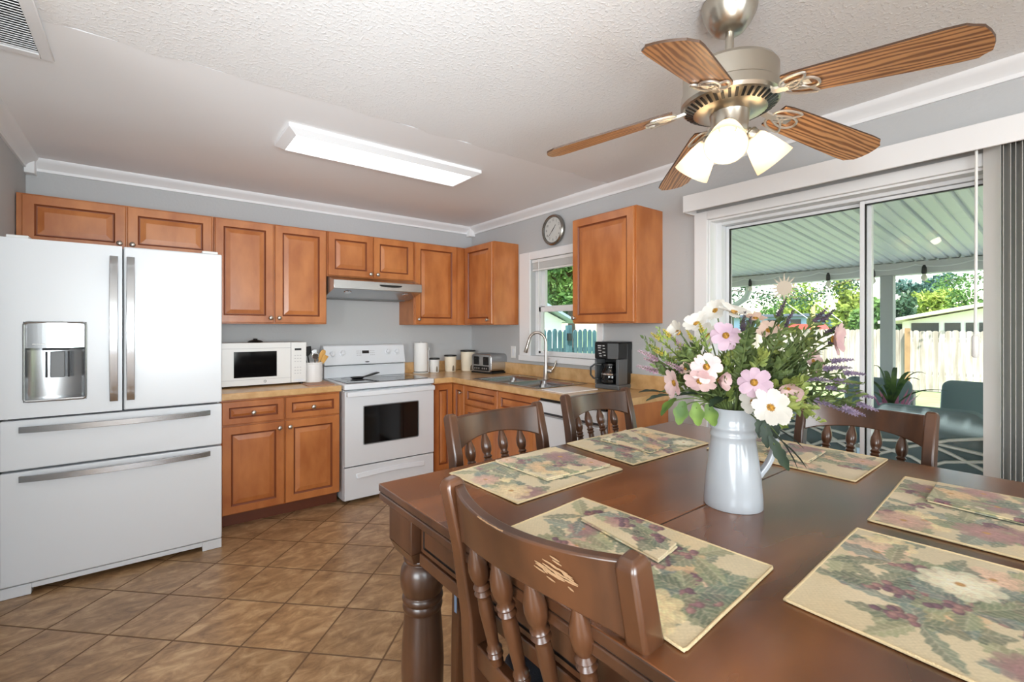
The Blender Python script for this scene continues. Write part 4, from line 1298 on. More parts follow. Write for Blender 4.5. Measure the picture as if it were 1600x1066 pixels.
for i, (x_, y_) in enumerate(((lx[0], ly[1]), (lx[1], ly[1]), (lx[0], ly[0]), (lx[1], ly[0]))):
    o = l0 if i == 0 else l0.copy()
    if i: COL.objects.link(o); o.parent = r
    o.location = (x_ - r.location.x, y_ - r.location.y, 0)
def apron(fr, u0, u1):
    m = MB()
    m.rings(u0, u1, .775, TZ - .0445, [(0, .0), (.010, .0), (.011, -.004), (.016, -.004), (.017, 0)], fr, [0, 0, 1, 1, 1], back=-.022)
    m.rings(u0, u1, .742, .772, [(0, .004), (.002, .006)], fr, [0, 0], back=-.022)
    return m.build('apron', [M_tdark, M_groove], r, smooth=20)
ga = .012
apron(lambda u, v, d: (tx0 + .045 - d, u, v), ly[0] + h + ga, ly[1] - h - ga)
apron(lambda u, v, d: (tx1 - .045 + d, u, v), ly[0] + h + ga, ly[1] - h - ga)
apron(lambda u, v, d: (u, ty0 + .045 - d, v), lx[0] + h + ga, lx[1] - h - ga)
apron(lambda u, v, d: (u, ty1 - .045 + d, v), lx[0] + h + ga, lx[1] - h - ga)

# ---------------------------------------------------------------- counter-height chairs (local: sitter looks along +y, back at y = 0)
M_chair = wood('chestnut_chair_wood', (92, 57, 35), (52, 32, 20), scale=(2, 2, .6), rough=.3, contrast=(.3, .7), coat=.35, freq=4)
M_worn = plain('worn_bare_wood', (150, 118, 86), .6)
def make_chair(label, cat='chair'):
    r = top('dining_chair', label, cat, (0, 0, 0), 0, 'counter height dining chairs around the table')
    hw = .214
    for s_ in (-1, 1):
        path = [(s_ * (hw - .012), -.03, .0), (s_ * hw, -.002, .3), (s_ * hw, .012, .58), (s_ * hw, .004, .75), (s_ * hw, -.02, .9), (s_ * hw, -.052, 1.03), (s_ * hw, -.0545, 1.042)]
        m = MB().sweep(path, [(.016, .018), (.018, .021), (.019, .024), (.019, .024), (.018, .023), (.017, .021), (.013, .014)], (1, 0, 0))
        m.build('back_post', M_chair, r, bev=.006, seg=3, smooth=50)
    # crest rail: bowed backward, arched lower edge
    N = 20; vs = []; fs = []
    for i in range(N + 1):
        t = i / N * 2 - 1
        x_ = t * (hw - .016)
        yb = -.028 - .052 * (1 - t * t)
        zt = 1.030 - .006 * (1 - t * t)
        zb = .912 + .034 * (1 - t * t) ** .8
        tilt = -.016
        th = .012
        for dy, z_ in ((th, zb), (th + tilt, zt), (-th + tilt, zt), (-th, zb)):
            vs.append((x_, yb + dy, z_))
    for i in range(N):
        for k in range(4):
            k2 = (k + 1) % 4
            fs.append((i * 4 + k, i * 4 + k2, i * 4 + 4 + k2, i * 4 + 4 + k))
    fs += [(3, 2, 1, 0), tuple(N * 4 + k for k in range(4))]
    cr = MB().add(vs, fs).build('crest_rail', M_chair, r, bev=.004, seg=3, smooth=50)
    MB().sweep([(-hw + .018, .01, .668), (-.1, -.004, .668), (0, -.009, .668), (.1, -.004, .668), (hw - .018, .01, .668)], (.024, .012), (0, 0, 1)).build('lower_rail', M_chair, r, bev=.003)
    sp = [(.009, 0), (.0135, .012), (.0118, .021), (.0158, .027), (.0118, .033), (.0158, .039), (.0115, .046), (.0115, .06), (.0135, .10), (.0145, .125), (.013, .15), (.0118, .155), (.0172, .162), (.0125, .1685), (.0172, .175), (.0118, .182), (.0175, .195), (.0195, .21), (.018, .226), (.011, .248), (.007, .262)]
    for xs in (-.126, -.042, .042, .126):
        t = xs / hw
        p0 = Vector((xs, -.009 + .015 * t * t, .688))
        ztop = .912 + .034 * (1 - t * t) ** .8 + .004
        p1 = Vector((xs, -.028 - .052 * (1 - t * t), ztop))
        L = (p1 - p0).length
        M = frame_matrix(p0, p1 - p0)
        MB().lathe([(a, z_ * L / .262) for a, z_ in sp], M, 18).build('spindle', M_chair, r, smooth=60)
    m = MB().prism([(-.2, .03), (.2, .03), (.225, .43), (.2, .455), (-.2, .455), (-.225, .43)], lambda a, b, d: (a, b, d), .585, .612)
    m.build('seat', M_chair, r, bev=.006)
    for s_ in (-1, 1):
        MB().sweep([(s_ * .19, .415, 0), (s_ * .19, .415, .3), (s_ * .19, .41, .585)], [(.015, .015), (.019, .019), (.02, .02)], (1, 0, 0)).build('front_leg', M_chair, r, bev=.003)
        MB().box(s_ * .2 - .009, s_ * .2 + .009, .015, .4, .25, .285).build('side_stretcher', M_chair, r, bev=.002)
    MB().box(-.175, .175, .40, .425, .19, .23).build('footrest', M_chair, r, bev=.003)
    MB().box(-.195, .195, .0, .018, .32, .355).build('rear_stretcher', M_chair, r, bev=.002)
    MB().box(-.17, .17, .405, .42, .535, .584).box(-.185, .185, .02, .032, .535, .584).build('seat_apron', M_chair, r, bev=.002)
    return r
c1 = make_chair('dark wooden spindle back chair nearest the camera with worn scuffs on its top rail')
spots = [((.547, .604), -87, None), ((1.055, 1.385), 184, 'wooden chair at the far side of the table, in front of the stove'),
         ((1.712, 1.47), 180, 'wooden chair at the far side of the table, in front of the coffee maker'),
         ((2.19, .605), 86, 'wooden spindle back chair between the table and the patio door')]
chairs = []
for i, (p, rz, lab) in enumerate(spots):
    c = c1 if i == 0 else copy_tree(c1)
    if lab: relabel(c, lab)
    c.location = (p[0], p[1], .0005); c.rotation_euler = (0, 0, math.radians(rz))
    chairs.append(c)
bpy.context.view_layer.update()
# scuffs on the near chair only: a patch of bare wood on the crest rail
def scuff(cx, cz, w_, h_, seed):
    rnd = random.Random(seed)
    m = MB()
    for k in range(34):
        x0_ = cx + rnd.gauss(0, .22) * w_; z_ = cz + rnd.gauss(0, .3) * h_ - (x0_ - cx) * .12
        L = w_ * (.12 + .3 * rnd.random())
        pts = []
        for i in range(7):
            x_ = x0_ + L * (i / 6 - .5)
            t = x_ / .212
            f = (z_ - .94) / .09
            yb = -.028 - .052 * (1 - t * t) - .012 - .016 * max(0, min(1, f))
            pts.append((x_, yb - .0002, z_ - i * .0008))
        m.sweep(pts, [(.0003 + .0009 * math.sin(pi * i / 6), .0004) for i in range(7)], (0, 0, 1))
    o = m.build('worn_scuff', M_worn, None, local=True, smooth=0)
    o.parent = chairs[0]
    return o
# sitter's left is -x: the right-hand post in the photo is at the table's near end
scuff(.105, .992, .06, .022, 3)
m = MB()
rnd = random.Random(5)
for k in range(16):
    x_ = -.06 + k * .0045; t = x_ / .212
    yb = -.028 - .052 * (1 - t * t) - .016 - .0105
    zt = 1.030 - .006 * (1 - t * t)
    m.sweep([(x_, yb, zt - .0012), (x_ + .004 + .003 * rnd.random(), yb, zt - .001 - .001 * rnd.random())], (.0004 + .0008 * rnd.random(), .0008), (0, 0, 1))
o = m.build('worn_edge', M_worn, None, local=True, smooth=0); o.parent = chairs[0]

# blue seat cushion tied on the near chair
M_blue = plain('blue_grey_cushion', (84, 92, 108), .85, bump=.3, bscale=300)
cu = top('seat_cushion', 'dark blue seat cushion on the nearest chair with blue tie strings', 'cushion', (0, 0, 0))
m = MB(); n = 14; vs = []; fs = []
pts = rrect(-.195, .195, .045, .44, .05, 6)
cx_, cy_ = 0, .24
lay = [(.93, 0), (1.0, .012), (1.0, .024), (.93, .035), (.6, .04), (.2, .042)]
for s_, z_ in lay:
    vs += [(cx_ + (a - cx_) * s_, cy_ + (b - cy_) * s_, .0 + z_) for a, b in pts]
k = len(pts)
for i in range(len(lay) - 1):
    for j in range(k):
        j2 = (j + 1) % k; fs.append((i * k + j, i * k + j2, i * k + k + j2, i * k + k + j))
fs += [tuple(range(k))[::-1], tuple((len(lay) - 1) * k + j for j in range(k))]
m.add(vs, fs); m.build('pad', M_blue, cu, smooth=70)
M_tie = plain('light_blue_tie', (132, 156, 190), .8)
for s_, L in ((-1, .10), (1, .16)):
    MB().sweep([(s_ * .19, .055, .01), (s_ * .215, .045, .004), (s_ * .239, .03, -.02), (s_ * .243, .02, -.06), (s_ * .244, .024, -.06 - L)], (.006, .0012), (0, 1, 0)).build('tie_string', M_tie, cu)
cu.location = chairs[0].location + Vector((0, 0, .6125)); cu.rotation_euler = chairs[0].rotation_euler
cu2 = copy_tree(cu)
relabel(cu2, 'dark blue seat cushion on the far chair in front of the stove, tie string showing')
cu2.location = chairs[1].location + Vector((0, 0, .6125)); cu2.rotation_euler = chairs[1].rotation_euler
# ---------------------------------------------------------------- tapestry placemats and napkins
BEIGE = np.array(lin((212, 196, 160))); 
PALE = [lin(c) for c in ((236, 218, 186), (214, 190, 146), (228, 200, 150))]
GREENS = [lin(c) for c in ((118, 128, 92), (92, 112, 92), (138, 142, 104), (104, 122, 112), (86, 100, 76))]
ROSES = [lin(c) for c in ((190, 150, 130), (160, 118, 112), (210, 174, 146), (142, 104, 102), (204, 170, 126))]
GRAPE = [lin(c) for c in ((140, 96, 100), (116, 78, 90), (164, 120, 112))]
def tapestry(U, V, seed, dens=1.0, tone=1.0):
    """floral weave: U, V in metres -> colours"""
    rs = np.random.RandomState(seed)
    W, H = U.max(), V.max()
    col = np.zeros(U.shape + (3,)) + BEIGE
    def blend(mask, c):
        nonlocal col
        c = np.asarray(c)
        col = col * (1 - mask[..., None]) + c * mask[..., None]
    sm = lambda x_, w_: np.clip(.5 + x_ / w_, 0, 1)
    for k in range(10):      # pale washes
        cx, cy, rr = rs.rand() * W, rs.rand() * H, .03 + .06 * rs.rand()
        d = np.hypot((U - cx), (V - cy) * 1.2) / rr
        blend(np.clip(1 - d, 0, 1) * .6, PALE[rs.randint(3)])
    def leaf(cx, cy, an, L, wd, c):
        x_ = (U - cx) * math.cos(an) + (V - cy) * math.sin(an); y_ = -(U - cx) * math.sin(an) + (V - cy) * math.cos(an)
        t = x_ / L
        w_ = wd * np.sin(np.clip(t, 0, 1) * pi) ** .8 * (1 + .18 * np.sin(t * 34))
        mask = sm(w_ - np.abs(y_), .002) * ((t > 0) & (t < 1))
        vein = np.exp(-(y_ / .0012) ** 2) * .5 + .35 * (np.sin((x_ - np.abs(y_) * .9) * 520) > .55)
        side = np.where(y_ > 0, 1.18, .84)
        cc = np.asarray(c)[None, None, :] * side[..., None]
        nonlocal col
        a = (mask * .78)[..., None]
        col = col * (1 - a) + cc * a
        blend(mask * np.clip(vein, 0, 1) * .45, PALE[0])
    def flower(cx, cy, rr, c, ph):
        dx, dy = U - cx, V - cy
        th = np.arctan2(dy, dx); d = np.hypot(dx, dy)
        nonlocal col
        for lay, (s_, k) in enumerate(((1, 9), (.74, 8), (.5, 7), (.3, 5))):
            edge = rr * s_ * (.8 + .2 * np.abs(np.cos(th * k / 2 + ph + lay)))
            mask = sm(edge - d, .004)
            sh = .72 + .5 * np.clip(d / (rr * s_), 0, 1) + .1 * np.cos(th * k + ph * 2) + .1 * np.sin(th * 41 + d * 300)
            a = (mask * .62)[..., None]
            col = col * (1 - a) + np.clip(np.asarray(c)[None, None] * (sh * (1.0 + .1 * lay))[..., None], 0, .9) * a
        blend(sm(rr * .12 - d, .003), lin((190, 140, 70)))
    def grapes(cx, cy, an):
        nonlocal col
        for k in range(13):
            a_, b_ = rs.rand() * .05, (rs.rand() - .5) * .034 * (1 - .3 * rs.rand())
            gx, gy = cx + a_ * math.cos(an) - b_ * math.sin(an), cy + a_ * math.sin(an) + b_ * math.cos(an)
            d = np.hypot(U - gx, V - gy); rr = .0075
            c = np.asarray(GRAPE[rs.randint(3)])
            sh = 1.25 - .6 * np.clip(np.hypot(U - gx + .002, V - gy + .002) / rr, 0, 1.2)
            a = sm(rr - d, .0015)[..., None]
            col = col * (1 - a) + c[None, None] * sh[..., None] * a
    n = int(max(2, W * H / .0058 * dens))
    for k in range(n):
        cx, cy = (.08 + .84 * rs.rand()) * W, (.08 + .84 * rs.rand()) * H
        kind = rs.rand(); an = rs.rand() * 2 * pi
        for j in range(rs.randint(3, 6)):
            leaf(cx, cy, an + j * 1.25 + rs.rand() * .5, .05 + .065 * rs.rand(), .011 + .014 * rs.rand(), GREENS[rs.randint(5)])
        if kind < .48: flower(cx, cy, .03 + .034 * rs.rand(), ROSES[rs.randint(5)] if rs.rand() < .7 else PALE[rs.randint(3)], rs.rand() * 6)
        else: grapes(cx, cy, an)
    tw = .94 + .06 * np.sin(U * 1900) * np.sin(V * 1900)
    nz = rs.rand(*U.shape) * .12 + .94
    return np.clip(col * (tw * nz)[..., None] * tone, 0, 1)
M_tap = attr_mat('floral_tapestry')
M_pipe = plain('beige_piping_cord', (214, 192, 150), .8, bump=.6, bscale=500)

def cloth_quad(root, quad, z, th, seed, name, step=.0024, amp=.0012, tone=1.0, dens=1.0):
    """woven rectangle over the four table points quad (a, b, c, d in turn), thickness th."""
    A, B, C_, D = [Vector((p[0], p[1], 0)) for p in quad]
    W, H = (B - A).length, (D - A).length
    nu, nv = max(8, int(W / step)), max(8, int(H / step))
    u = np.linspace(0, 1, nu + 1); v = np.linspace(0, 1, nv + 1)
    UU, VV = np.meshgrid(u, v, indexing='ij')
    rs = np.random.RandomState(seed + 50)
    P = [(1 - UU) * (1 - VV) * A[i] + UU * (1 - VV) * B[i] + UU * VV * C_[i] + (1 - UU) * VV * D[i] for i in (0, 1)]
    # slightly uneven edges
    for k in range(4):
        f, ph, s_ = rs.randint(2, 6), rs.rand() * 6, .0016
        P[0] += s_ * np.sin(VV * pi * f + ph) * (2 * UU - 1) * .7; P[1] += s_ * np.sin(UU * pi * f + ph) * (2 * VV - 1)
    Z = np.zeros_like(UU)
    for k in range(5):
        Z += np.sin(UU * pi * rs.uniform(1, 5) + rs.rand() * 6) * np.sin(VV * pi * rs.uniform(1, 5) + rs.rand() * 6)
    Z = (Z - Z.min()) / (Z.max() - Z.min() + 1e-9) * amp
    Zt = z + th + Z
    co = np.stack([P[0], P[1], Zt], -1).reshape(-1, 3)
    idx = np.arange((nu + 1) * (nv + 1)).reshape(nu + 1, nv + 1)
    q = np.stack([idx[:-1, :-1], idx[1:, :-1], idx[1:, 1:], idx[:-1, 1:]], -1).reshape(-1, 4)
    rim = np.concatenate([idx[:, 0], idx[-1, 1:], idx[-2::-1, -1], idx[0, -2:0:-1]])
    nb = len(co); low = co[rim].copy(); low[:, 2] = z
    co = np.concatenate([co, low])
    r2 = nb + np.arange(len(rim))
    sk = np.stack([rim, r2, np.roll(r2, -1), np.roll(rim, -1)], -1)
    off = np.array(root.location)
    me = bpy.data.meshes.new(name)
    faces = np.concatenate([q, sk]).tolist() + [r2[::-1].tolist()]
    me.from_pydata((co - off).tolist(), [], faces)
    me.polygons.foreach_set('use_smooth', [True] * (len(faces) - 1) + [False])
    me.materials.append(M_tap)
    colr = tapestry(UU * W, VV * H, seed, dens, tone).reshape(-1, 3)
    colr = np.concatenate([colr, colr[rim]])
    at_ = me.color_attributes.new('weave', 'FLOAT_COLOR', 'POINT')
    at_.data.foreach_set('color', np.concatenate([colr, np.ones((len(colr), 1))], 1).astype(np.float32).ravel())
    me.update()
    o = bpy.data.objects.new(name, me); COL.objects.link(o); o.parent = root
    edge = co[rim][::3]
    return o, [tuple(p) for p in edge]

def mat_thing(label, quad, seed, tone=1.0):
    c = np.mean(np.array(quad), 0)
    r = top('placemat', label, 'placemat', (c[0], c[1], TZ + .0006), 0, 'floral tapestry placemats on the dining table')
    o, e = cloth_quad(r, quad, TZ + .0008, .0028, seed, 'woven_panel', tone=tone)
    MB().tube([(p[0], p[1], p[2] - .0008) for p in e], .0026, 6, closed=True).build('piping', M_pipe, r, smooth=70)
    return r
def nap_thing(label, quad, seed, z=None):
    c = np.mean(np.array(quad), 0)
    zb = TZ + .0062 if z is None else z
    r = top('napkin', label, 'napkin', (c[0], c[1], zb), 0, 'folded floral napkins on the placemats')
    o, e = cloth_quad(r, quad, zb + .0002, .0028, seed, 'lower_fold', amp=.0004, step=.004)
    o, e2 = cloth_quad(r, [(p[0] + .002, p[1] + .002) for p in quad], zb + .0036, .0028, seed + 1, 'upper_fold', amp=.0012, dens=1.3)
    return r
mat_thing('floral placemat on the far left table corner in front of the first far chair', [(.70, 1.19), (.712, .885), (1.133, .905), (1.132, 1.228)], 11)
mat_thing('floral placemat at the far table side with its napkin toward the coffee maker', [(1.225, 1.232), (1.198, .915), (1.640, .912), (1.675, 1.238)], 12)
mat_thing('large floral placemat before the nearest scuffed chair', [(.60, .785), (.558, .345), (.878, .366), (.862, .812)], 13)
mat_thing('floral placemat at the patio door side behind the pitcher handle', [(1.895, .441), (1.905, .885), (1.565, .875), (1.553, .432)], 14)
mat_thing('floral placemat at the near right with a folded napkin, cut by the photo edge', [(1.264, .330), (1.272, .005), (1.722, .022), (1.712, .354)], 15)
mat_thing('floral placemat in the front right corner without any napkin on it', [(.792, .318), (.775, -.022), (1.215, -.012), (1.188, .322)], 16)
nap_thing('folded napkin on the placemat in front of the first far chair', [tuple(at(*p, (EYE - TZ - .01) * F_PX / (p[1] - 514.05))[:2]) for p in ((774, 721), (856, 750), (953, 727), (866, 700))], 31)
nap_thing('folded napkin on the placemat at the far side toward the coffee maker', [tuple(at(*p, (EYE - TZ - .01) * F_PX / (p[1] - 514.05))[:2]) for p in ((938, 687), (1016, 707), (1047, 697), (980, 673))], 33)
nap_thing('folded napkin on the large placemat before the nearest chair', [tuple(at(*p, (EYE - TZ - .01) * F_PX / (p[1] - 514.05))[:2]) for p in ((908, 812), (1030, 877), (1058, 853), (960, 800))], 35)
nap_thing('folded napkin on the placemat behind the pitcher near the patio door', [tuple(at(*p, (EYE - TZ - .01) * F_PX / (p[1] - 514.05))[:2]) for p in ((1196, 711), (1264, 722), (1291, 705), (1232, 694))], 37)
nap_thing('folded napkin on the placemat at the right photo edge', [(1.50, .272), (1.475, .04), (1.68, .04), (1.69, .282)], 39)

# ---------------------------------------------------------------- white pitcher
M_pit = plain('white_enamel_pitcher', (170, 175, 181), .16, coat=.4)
PX, PY = 1.126, .563
r = top('pitcher', 'tall white enamel pitcher holding the flower bouquet', 'pitcher', (PX, PY, TZ + .0006))
T = Matrix.Translation((PX, PY, TZ + .0006))
prof = [(.066, 0), (.0668, .003), (.066, .02), (.062, .07), (.056, .12), (.051, .155), (.0505, .165), (.0525, .168), (.0525, .173), (.0505, .176), (.0505, .184), (.053, .187), (.053, .192), (.051, .196), (.051, .215), (.053, .232), (.0555, .237)]
inner = [(.053, .2365), (.0485, .215), (.0485, .18), (.048, .16), (.060, .03), (.001, .028)]
m = MB().lathe(prof + inner, T, 48)
# pull the rim into a spout on the camera's left
sd = Vector((-_ca, _sa, 0)).normalized()
V2 = []
for p in m.v:
    z_ = p[2] - TZ
    d = Vector((p[0] - PX, p[1] - PY, 0))
    if z_ > .205 and d.length > .02:
        c_ = d.normalized().dot(sd)
        if c_ > .75:
            k = ((c_ - .75) / .25) ** 1.5 * ((z_ - .205) / .033)
            d += sd * .024 * k
            z_ += .008 * k
    V2.append((PX + d.x, PY + d.y, TZ + z_))
m.v = V2
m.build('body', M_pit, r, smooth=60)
hd = -sd
hd = (hd + Vector((-.35, -.5, 0)) * .35).normalized()
C0 = Vector((PX, PY, TZ))
pts = [C0 + hd * .048 + Vector((0, 0, .212)), C0 + hd * .075 + Vector((0, 0, .214)), C0 + hd * .094 + Vector((0, 0, .196)), C0 + hd * .097 + Vector((0, 0, .165)), C0 + hd * .09 + Vector((0, 0, .13)), C0 + hd * .077 + Vector((0, 0, .1)), C0 + hd * .063 + Vector((0, 0, .082)), C0 + hd * .058 + Vector((0, 0, .072))]
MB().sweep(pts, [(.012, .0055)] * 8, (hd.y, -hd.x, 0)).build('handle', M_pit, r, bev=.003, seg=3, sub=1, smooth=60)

# ---------------------------------------------------------------- bouquet: every stem is a thing of its own
D0 = PX * _sa + PY * _ca            # depth of the pitcher axis
M_stem = leafy('stem_green', (92, 108, 58), (70, 84, 44), 20, trans=0)
M_leaf = leafy('sprig_leaf', (104, 120, 66), (66, 84, 46), 25)
M_leafy = leafy('yellow_green_leaf', (150, 160, 84), (110, 128, 62), 25)
M_leafd = leafy('dark_leaf', (48, 66, 46), (32, 46, 36), 25, trans=.08)
M_leafb = leafy('broad_green_leaf', (118, 146, 62), (70, 98, 42), 18)
M_lav = leafy('lavender_bud', (150, 132, 156), (104, 92, 116), 60, trans=.1)
M_lavd = leafy('dark_lavender_bud', (92, 74, 92), (62, 54, 66), 60, trans=.05)
M_pinkb = leafy('pink_heather_bud', (196, 164, 176), (160, 124, 142), 60, trans=.15)
M_yell = leafy('yellow_bud', (206, 182, 66), (160, 150, 58), 60, trans=.15)
M_ctr = leafy('flower_centre', (196, 146, 48), (120, 84, 30), 200, trans=0)
P_WHITE = leafy('white_petal', (228, 225, 218), (212, 207, 198), 20, trans=.35)
P_PINK = leafy('pale_pink_petal', (226, 198, 194), (206, 170, 172), 20, trans=.3)
P_LILAC = leafy('lilac_petal', (200, 172, 186), (178, 150, 166), 20, trans=.25)
P_PEACH = leafy('peach_petal', (226, 200, 184), (206, 178, 162), 20, trans=.3)
M_mauve = leafy('mauve_petal_base', (150, 78, 108), (126, 62, 90), 80, trans=.1)

def mouth(rnd, tip):
    d = Vector((tip.x - PX, tip.y - PY, 0))
    k = min(.034, d.length * .3)
    d = d.normalized() * k if d.length > 1e-4 else d
    return Vector((PX, PY, TZ + .03)) + d * .25 + Vector((rnd.uniform(-.006, .006), rnd.uniform(-.006, .006), rnd.uniform(0, .02))), Vector((PX, PY, TZ + .236)) + d + Vector((rnd.uniform(-.006, .006), rnd.uniform(-.006, .006), 0))
def stem_path(rnd, tip, droop=0.0):
    b, mth_ = mouth(rnd, tip)
    mid = mth_.lerp(tip, .5) + Vector((0, 0, .03 + droop))
    return [b, b.lerp(mth_, .6)] + bez(mth_, mid, tip, 8)
def leaf_shape(m, p, d, n, L, w_, mi=0, fold=.25):
    d = d.normalized(); s_ = d.cross(n)
    if s_.length < 1e-4: s_ = d.cross(Vector((1, 0, 0)))
    s_.normalize(); nn = s_.cross(d)
    pts = [p, p + d * L * .35 + s_ * w_ + nn * w_ * fold, p + d * L * .7 + s_ * w_ * .8 + nn * w_ * fold, p + d * L - nn * L * .12, p + d * L * .7 - s_ * w_ * .8 + nn * w_ * fold, p + d * L * .35 - s_ * w_ + nn * w_ * fold, p + d * L * .35, p + d * L * .7 - nn * L * .03]
    m.add(pts, [(0, 1, 6), (1, 2, 7, 6), (2, 3, 7), (0, 6, 5), (6, 7, 4, 5), (7, 3, 4)], mi)
def sprig(label, tip, rnd, bud=None, leafm=None, group=None, nleaf=26, bl=.05, name='flower_sprig', lL=.022, lw=.0045, droop=0, cat='sprig', bsz=1.0):
    path = stem_path(rnd, tip, droop)
    r = top(name, label, cat, tuple(path[0]), 0, group)
    r_ = [.0018] * len(path); r_[-1] = .0007
    m = MB().tube(path, r_, 5); m.build('stem', M_stem, r, smooth=60)
    seg = path[2:]
    lens = [0]
    for a, b in zip(seg, seg[1:]): lens.append(lens[-1] + (b - a).length)
    def pt(s_):
        s_ = max(0, min(lens[-1] - 1e-6, s_))
        for i in range(len(seg) - 1):
            if s_ <= lens[i + 1]:
                t = (s_ - lens[i]) / (lens[i + 1] - lens[i] + 1e-9)
                return seg[i].lerp(seg[i + 1], t), (seg[i + 1] - seg[i]).normalized()
        return seg[-1], (seg[-1] - seg[-2]).normalized()
    L = lens[-1]
    m = MB()
    end = L - (bl if bud else 0)
    for k in range(nleaf):
        p, d = pt(L * .18 + (end - L * .18) * (k + rnd.random() * .6) / nleaf)
        a = rnd.random() * 2 * pi
        o_ = Vector((math.cos(a), math.sin(a), rnd.uniform(-.4, .8)))
        o_ = (o_ - d * o_.dot(d)).normalized()
        leaf_shape(m, p, (d * .75 + o_).normalized(), o_.cross(d), lL * rnd.uniform(.7, 1.2), lw * rnd.uniform(.8, 1.2))
    # short side twigs
    for k in range(2 if nleaf > 10 else 0):
        p, d = pt(L * rnd.uniform(.45, .85)); a = rnd.random() * 2 * pi
        o_ = Vector((math.cos(a), math.sin(a), rnd.uniform(-.2, .7))); o_ = (o_ - d * o_.dot(d)).normalized()
        q = p + (d + o_ * .8).normalized() * rnd.uniform(.03, .06)
        m.tube([p, q], .0008, 4)
        for j in range(7):
            a2 = rnd.random() * 6.3
            o2 = Vector((math.cos(a2), math.sin(a2), .3))
            leaf_shape(m, p.lerp(q, .2 + .8 * j / 6), (d + o2 * .9).normalized(), o2, lL * .7, lw * .8)
    m.build('leaves', leafm or M_leaf, r, smooth=0, normals=False)
    if bud:
        m = MB()
        nb = int(34 * bl / .05)
        for k in range(nb):
            s_ = k / nb
            p, d = pt(end + bl * s_)
            a = k * 2.4
            u = d.orthogonal().normalized(); w_ = d.cross(u)
            o_ = u * math.cos(a) + w_ * math.sin(a)
            rr = (.0052 * (1 - s_ * .7) + .0008) * bsz
            leaf_shape(m, p, (o_ + d * .7).normalized(), d, rr * 2.1, rr * .62, fold=.6)
            leaf_shape(m, p, (o_ + d * 1.3).normalized(), o_, rr * 1.8, rr * .5, fold=.6)
        m.build('buds', bud, r, smooth=0, normals=False)
    return r
def blossom(label, tip, face, size, petal, rnd, cup=.15, npet=8, centre=True, mauve=False, group='cosmos blossoms in the pitcher'):
    face = face.normalized()
    path = stem_path(rnd, tip - face * .004)
    path[-1] = tip - face * .003
    r = top('cosmos_flower', label, 'flower', tuple(path[0]), 0, group)
    MB().tube(path, .0017, 6).build('stem', M_stem, r, smooth=60)
    u = face.orthogonal().normalized(); w_ = face.cross(u)
    a0 = rnd.random() * 6
    for k in range(npet):
        a = a0 + 2 * pi * k / npet + rnd.uniform(-.1, .1)
        d = u * math.cos(a) + w_ * math.sin(a)
        cp = cup + rnd.uniform(-.12, .12)
        dr = (d * math.cos(cp) + face * math.sin(cp)).normalized()
        n = face * math.cos(cp) - d * math.sin(cp)
        t = dr.cross(n)
        L = size * rnd.uniform(.88, 1.05); W = L * .31
        m = MB(); vs = []; fs = []; mi = []
        NU, NV = 6, 6
        lift = (k % 2) * .0012
        for i in range(NU + 1):
            s_ = i / NU
            wdt = W * (math.sin(min(1, s_ * 1.02) ** .75 * pi * .62 + .12)) ** 1.0 * (1 if s_ < .85 else 1 - (s_ - .85) * 1.2)
            for j in range(NV + 1):
                q = j / NV * 2 - 1
                notch = -.035 * L * (.5 + .5 * math.cos(q * pi * 3)) if i == NU else 0
                curl = -cup * .0 - .16 * L * s_ * s_ * (1 if cup < .6 else -.3)
                p = tip + dr * (s_ * L * (1 - .06 * q * q) + notch) + t * wdt * q + n * (curl + .05 * L * q * q * s_ + .012 * L * math.cos(q * 9) * s_ + lift + .001)
                vs.append(p)
        for i in range(NU):
            for j in range(NV):
                a_ = i * (NV + 1) + j
                fs.append((a_, a_ + 1, a_ + NV + 2, a_ + NV + 1)); mi.append(1 if (mauve and i == 0) else 0)
        m.v = [tuple(p) for p in vs]; m.f = fs; m.m = mi
        m.build('petal', [petal, M_mauve], r, smooth=80, normals=False)
    if centre:
        M = frame_matrix(tip + face * .0005, face)
        m = MB().lathe([(size * .2, 0), (size * .21, .002), (size * .16, .0045), (size * .08, .0055), (.0003, .0056)], M, 14)
        for k in range(40):
            rr = size * .2 * math.sqrt((k + .5) / 40); a = k * 2.4
            m.lathe([(.0007, .003), (.0009, .006), (.0002, .0068)], M @ Matrix.Translation((rr * math.cos(a), rr * math.sin(a), 0)), 5)
        m.build('flower_centre', M_ctr, r, smooth=50)
    M = frame_matrix(tip - face * .001, -face)
    MB().lathe([(size * .14, -.0015), (size * .15, .001), (.0025, .006), (.0015, .009)], M, 10).build('calyx', M_stem, r)
    return r
TO = (Vector((0, 0, EYE)) - Vector((PX, PY, 1.2))).normalized()     # toward the room's viewer
RT = Vector((_ca, -_sa, 0)); UP = Vector((0, 0, 1))
def fc(right, up, toward=1.0): return RT * right + UP * up + TO * toward
rnd = random.Random(21)
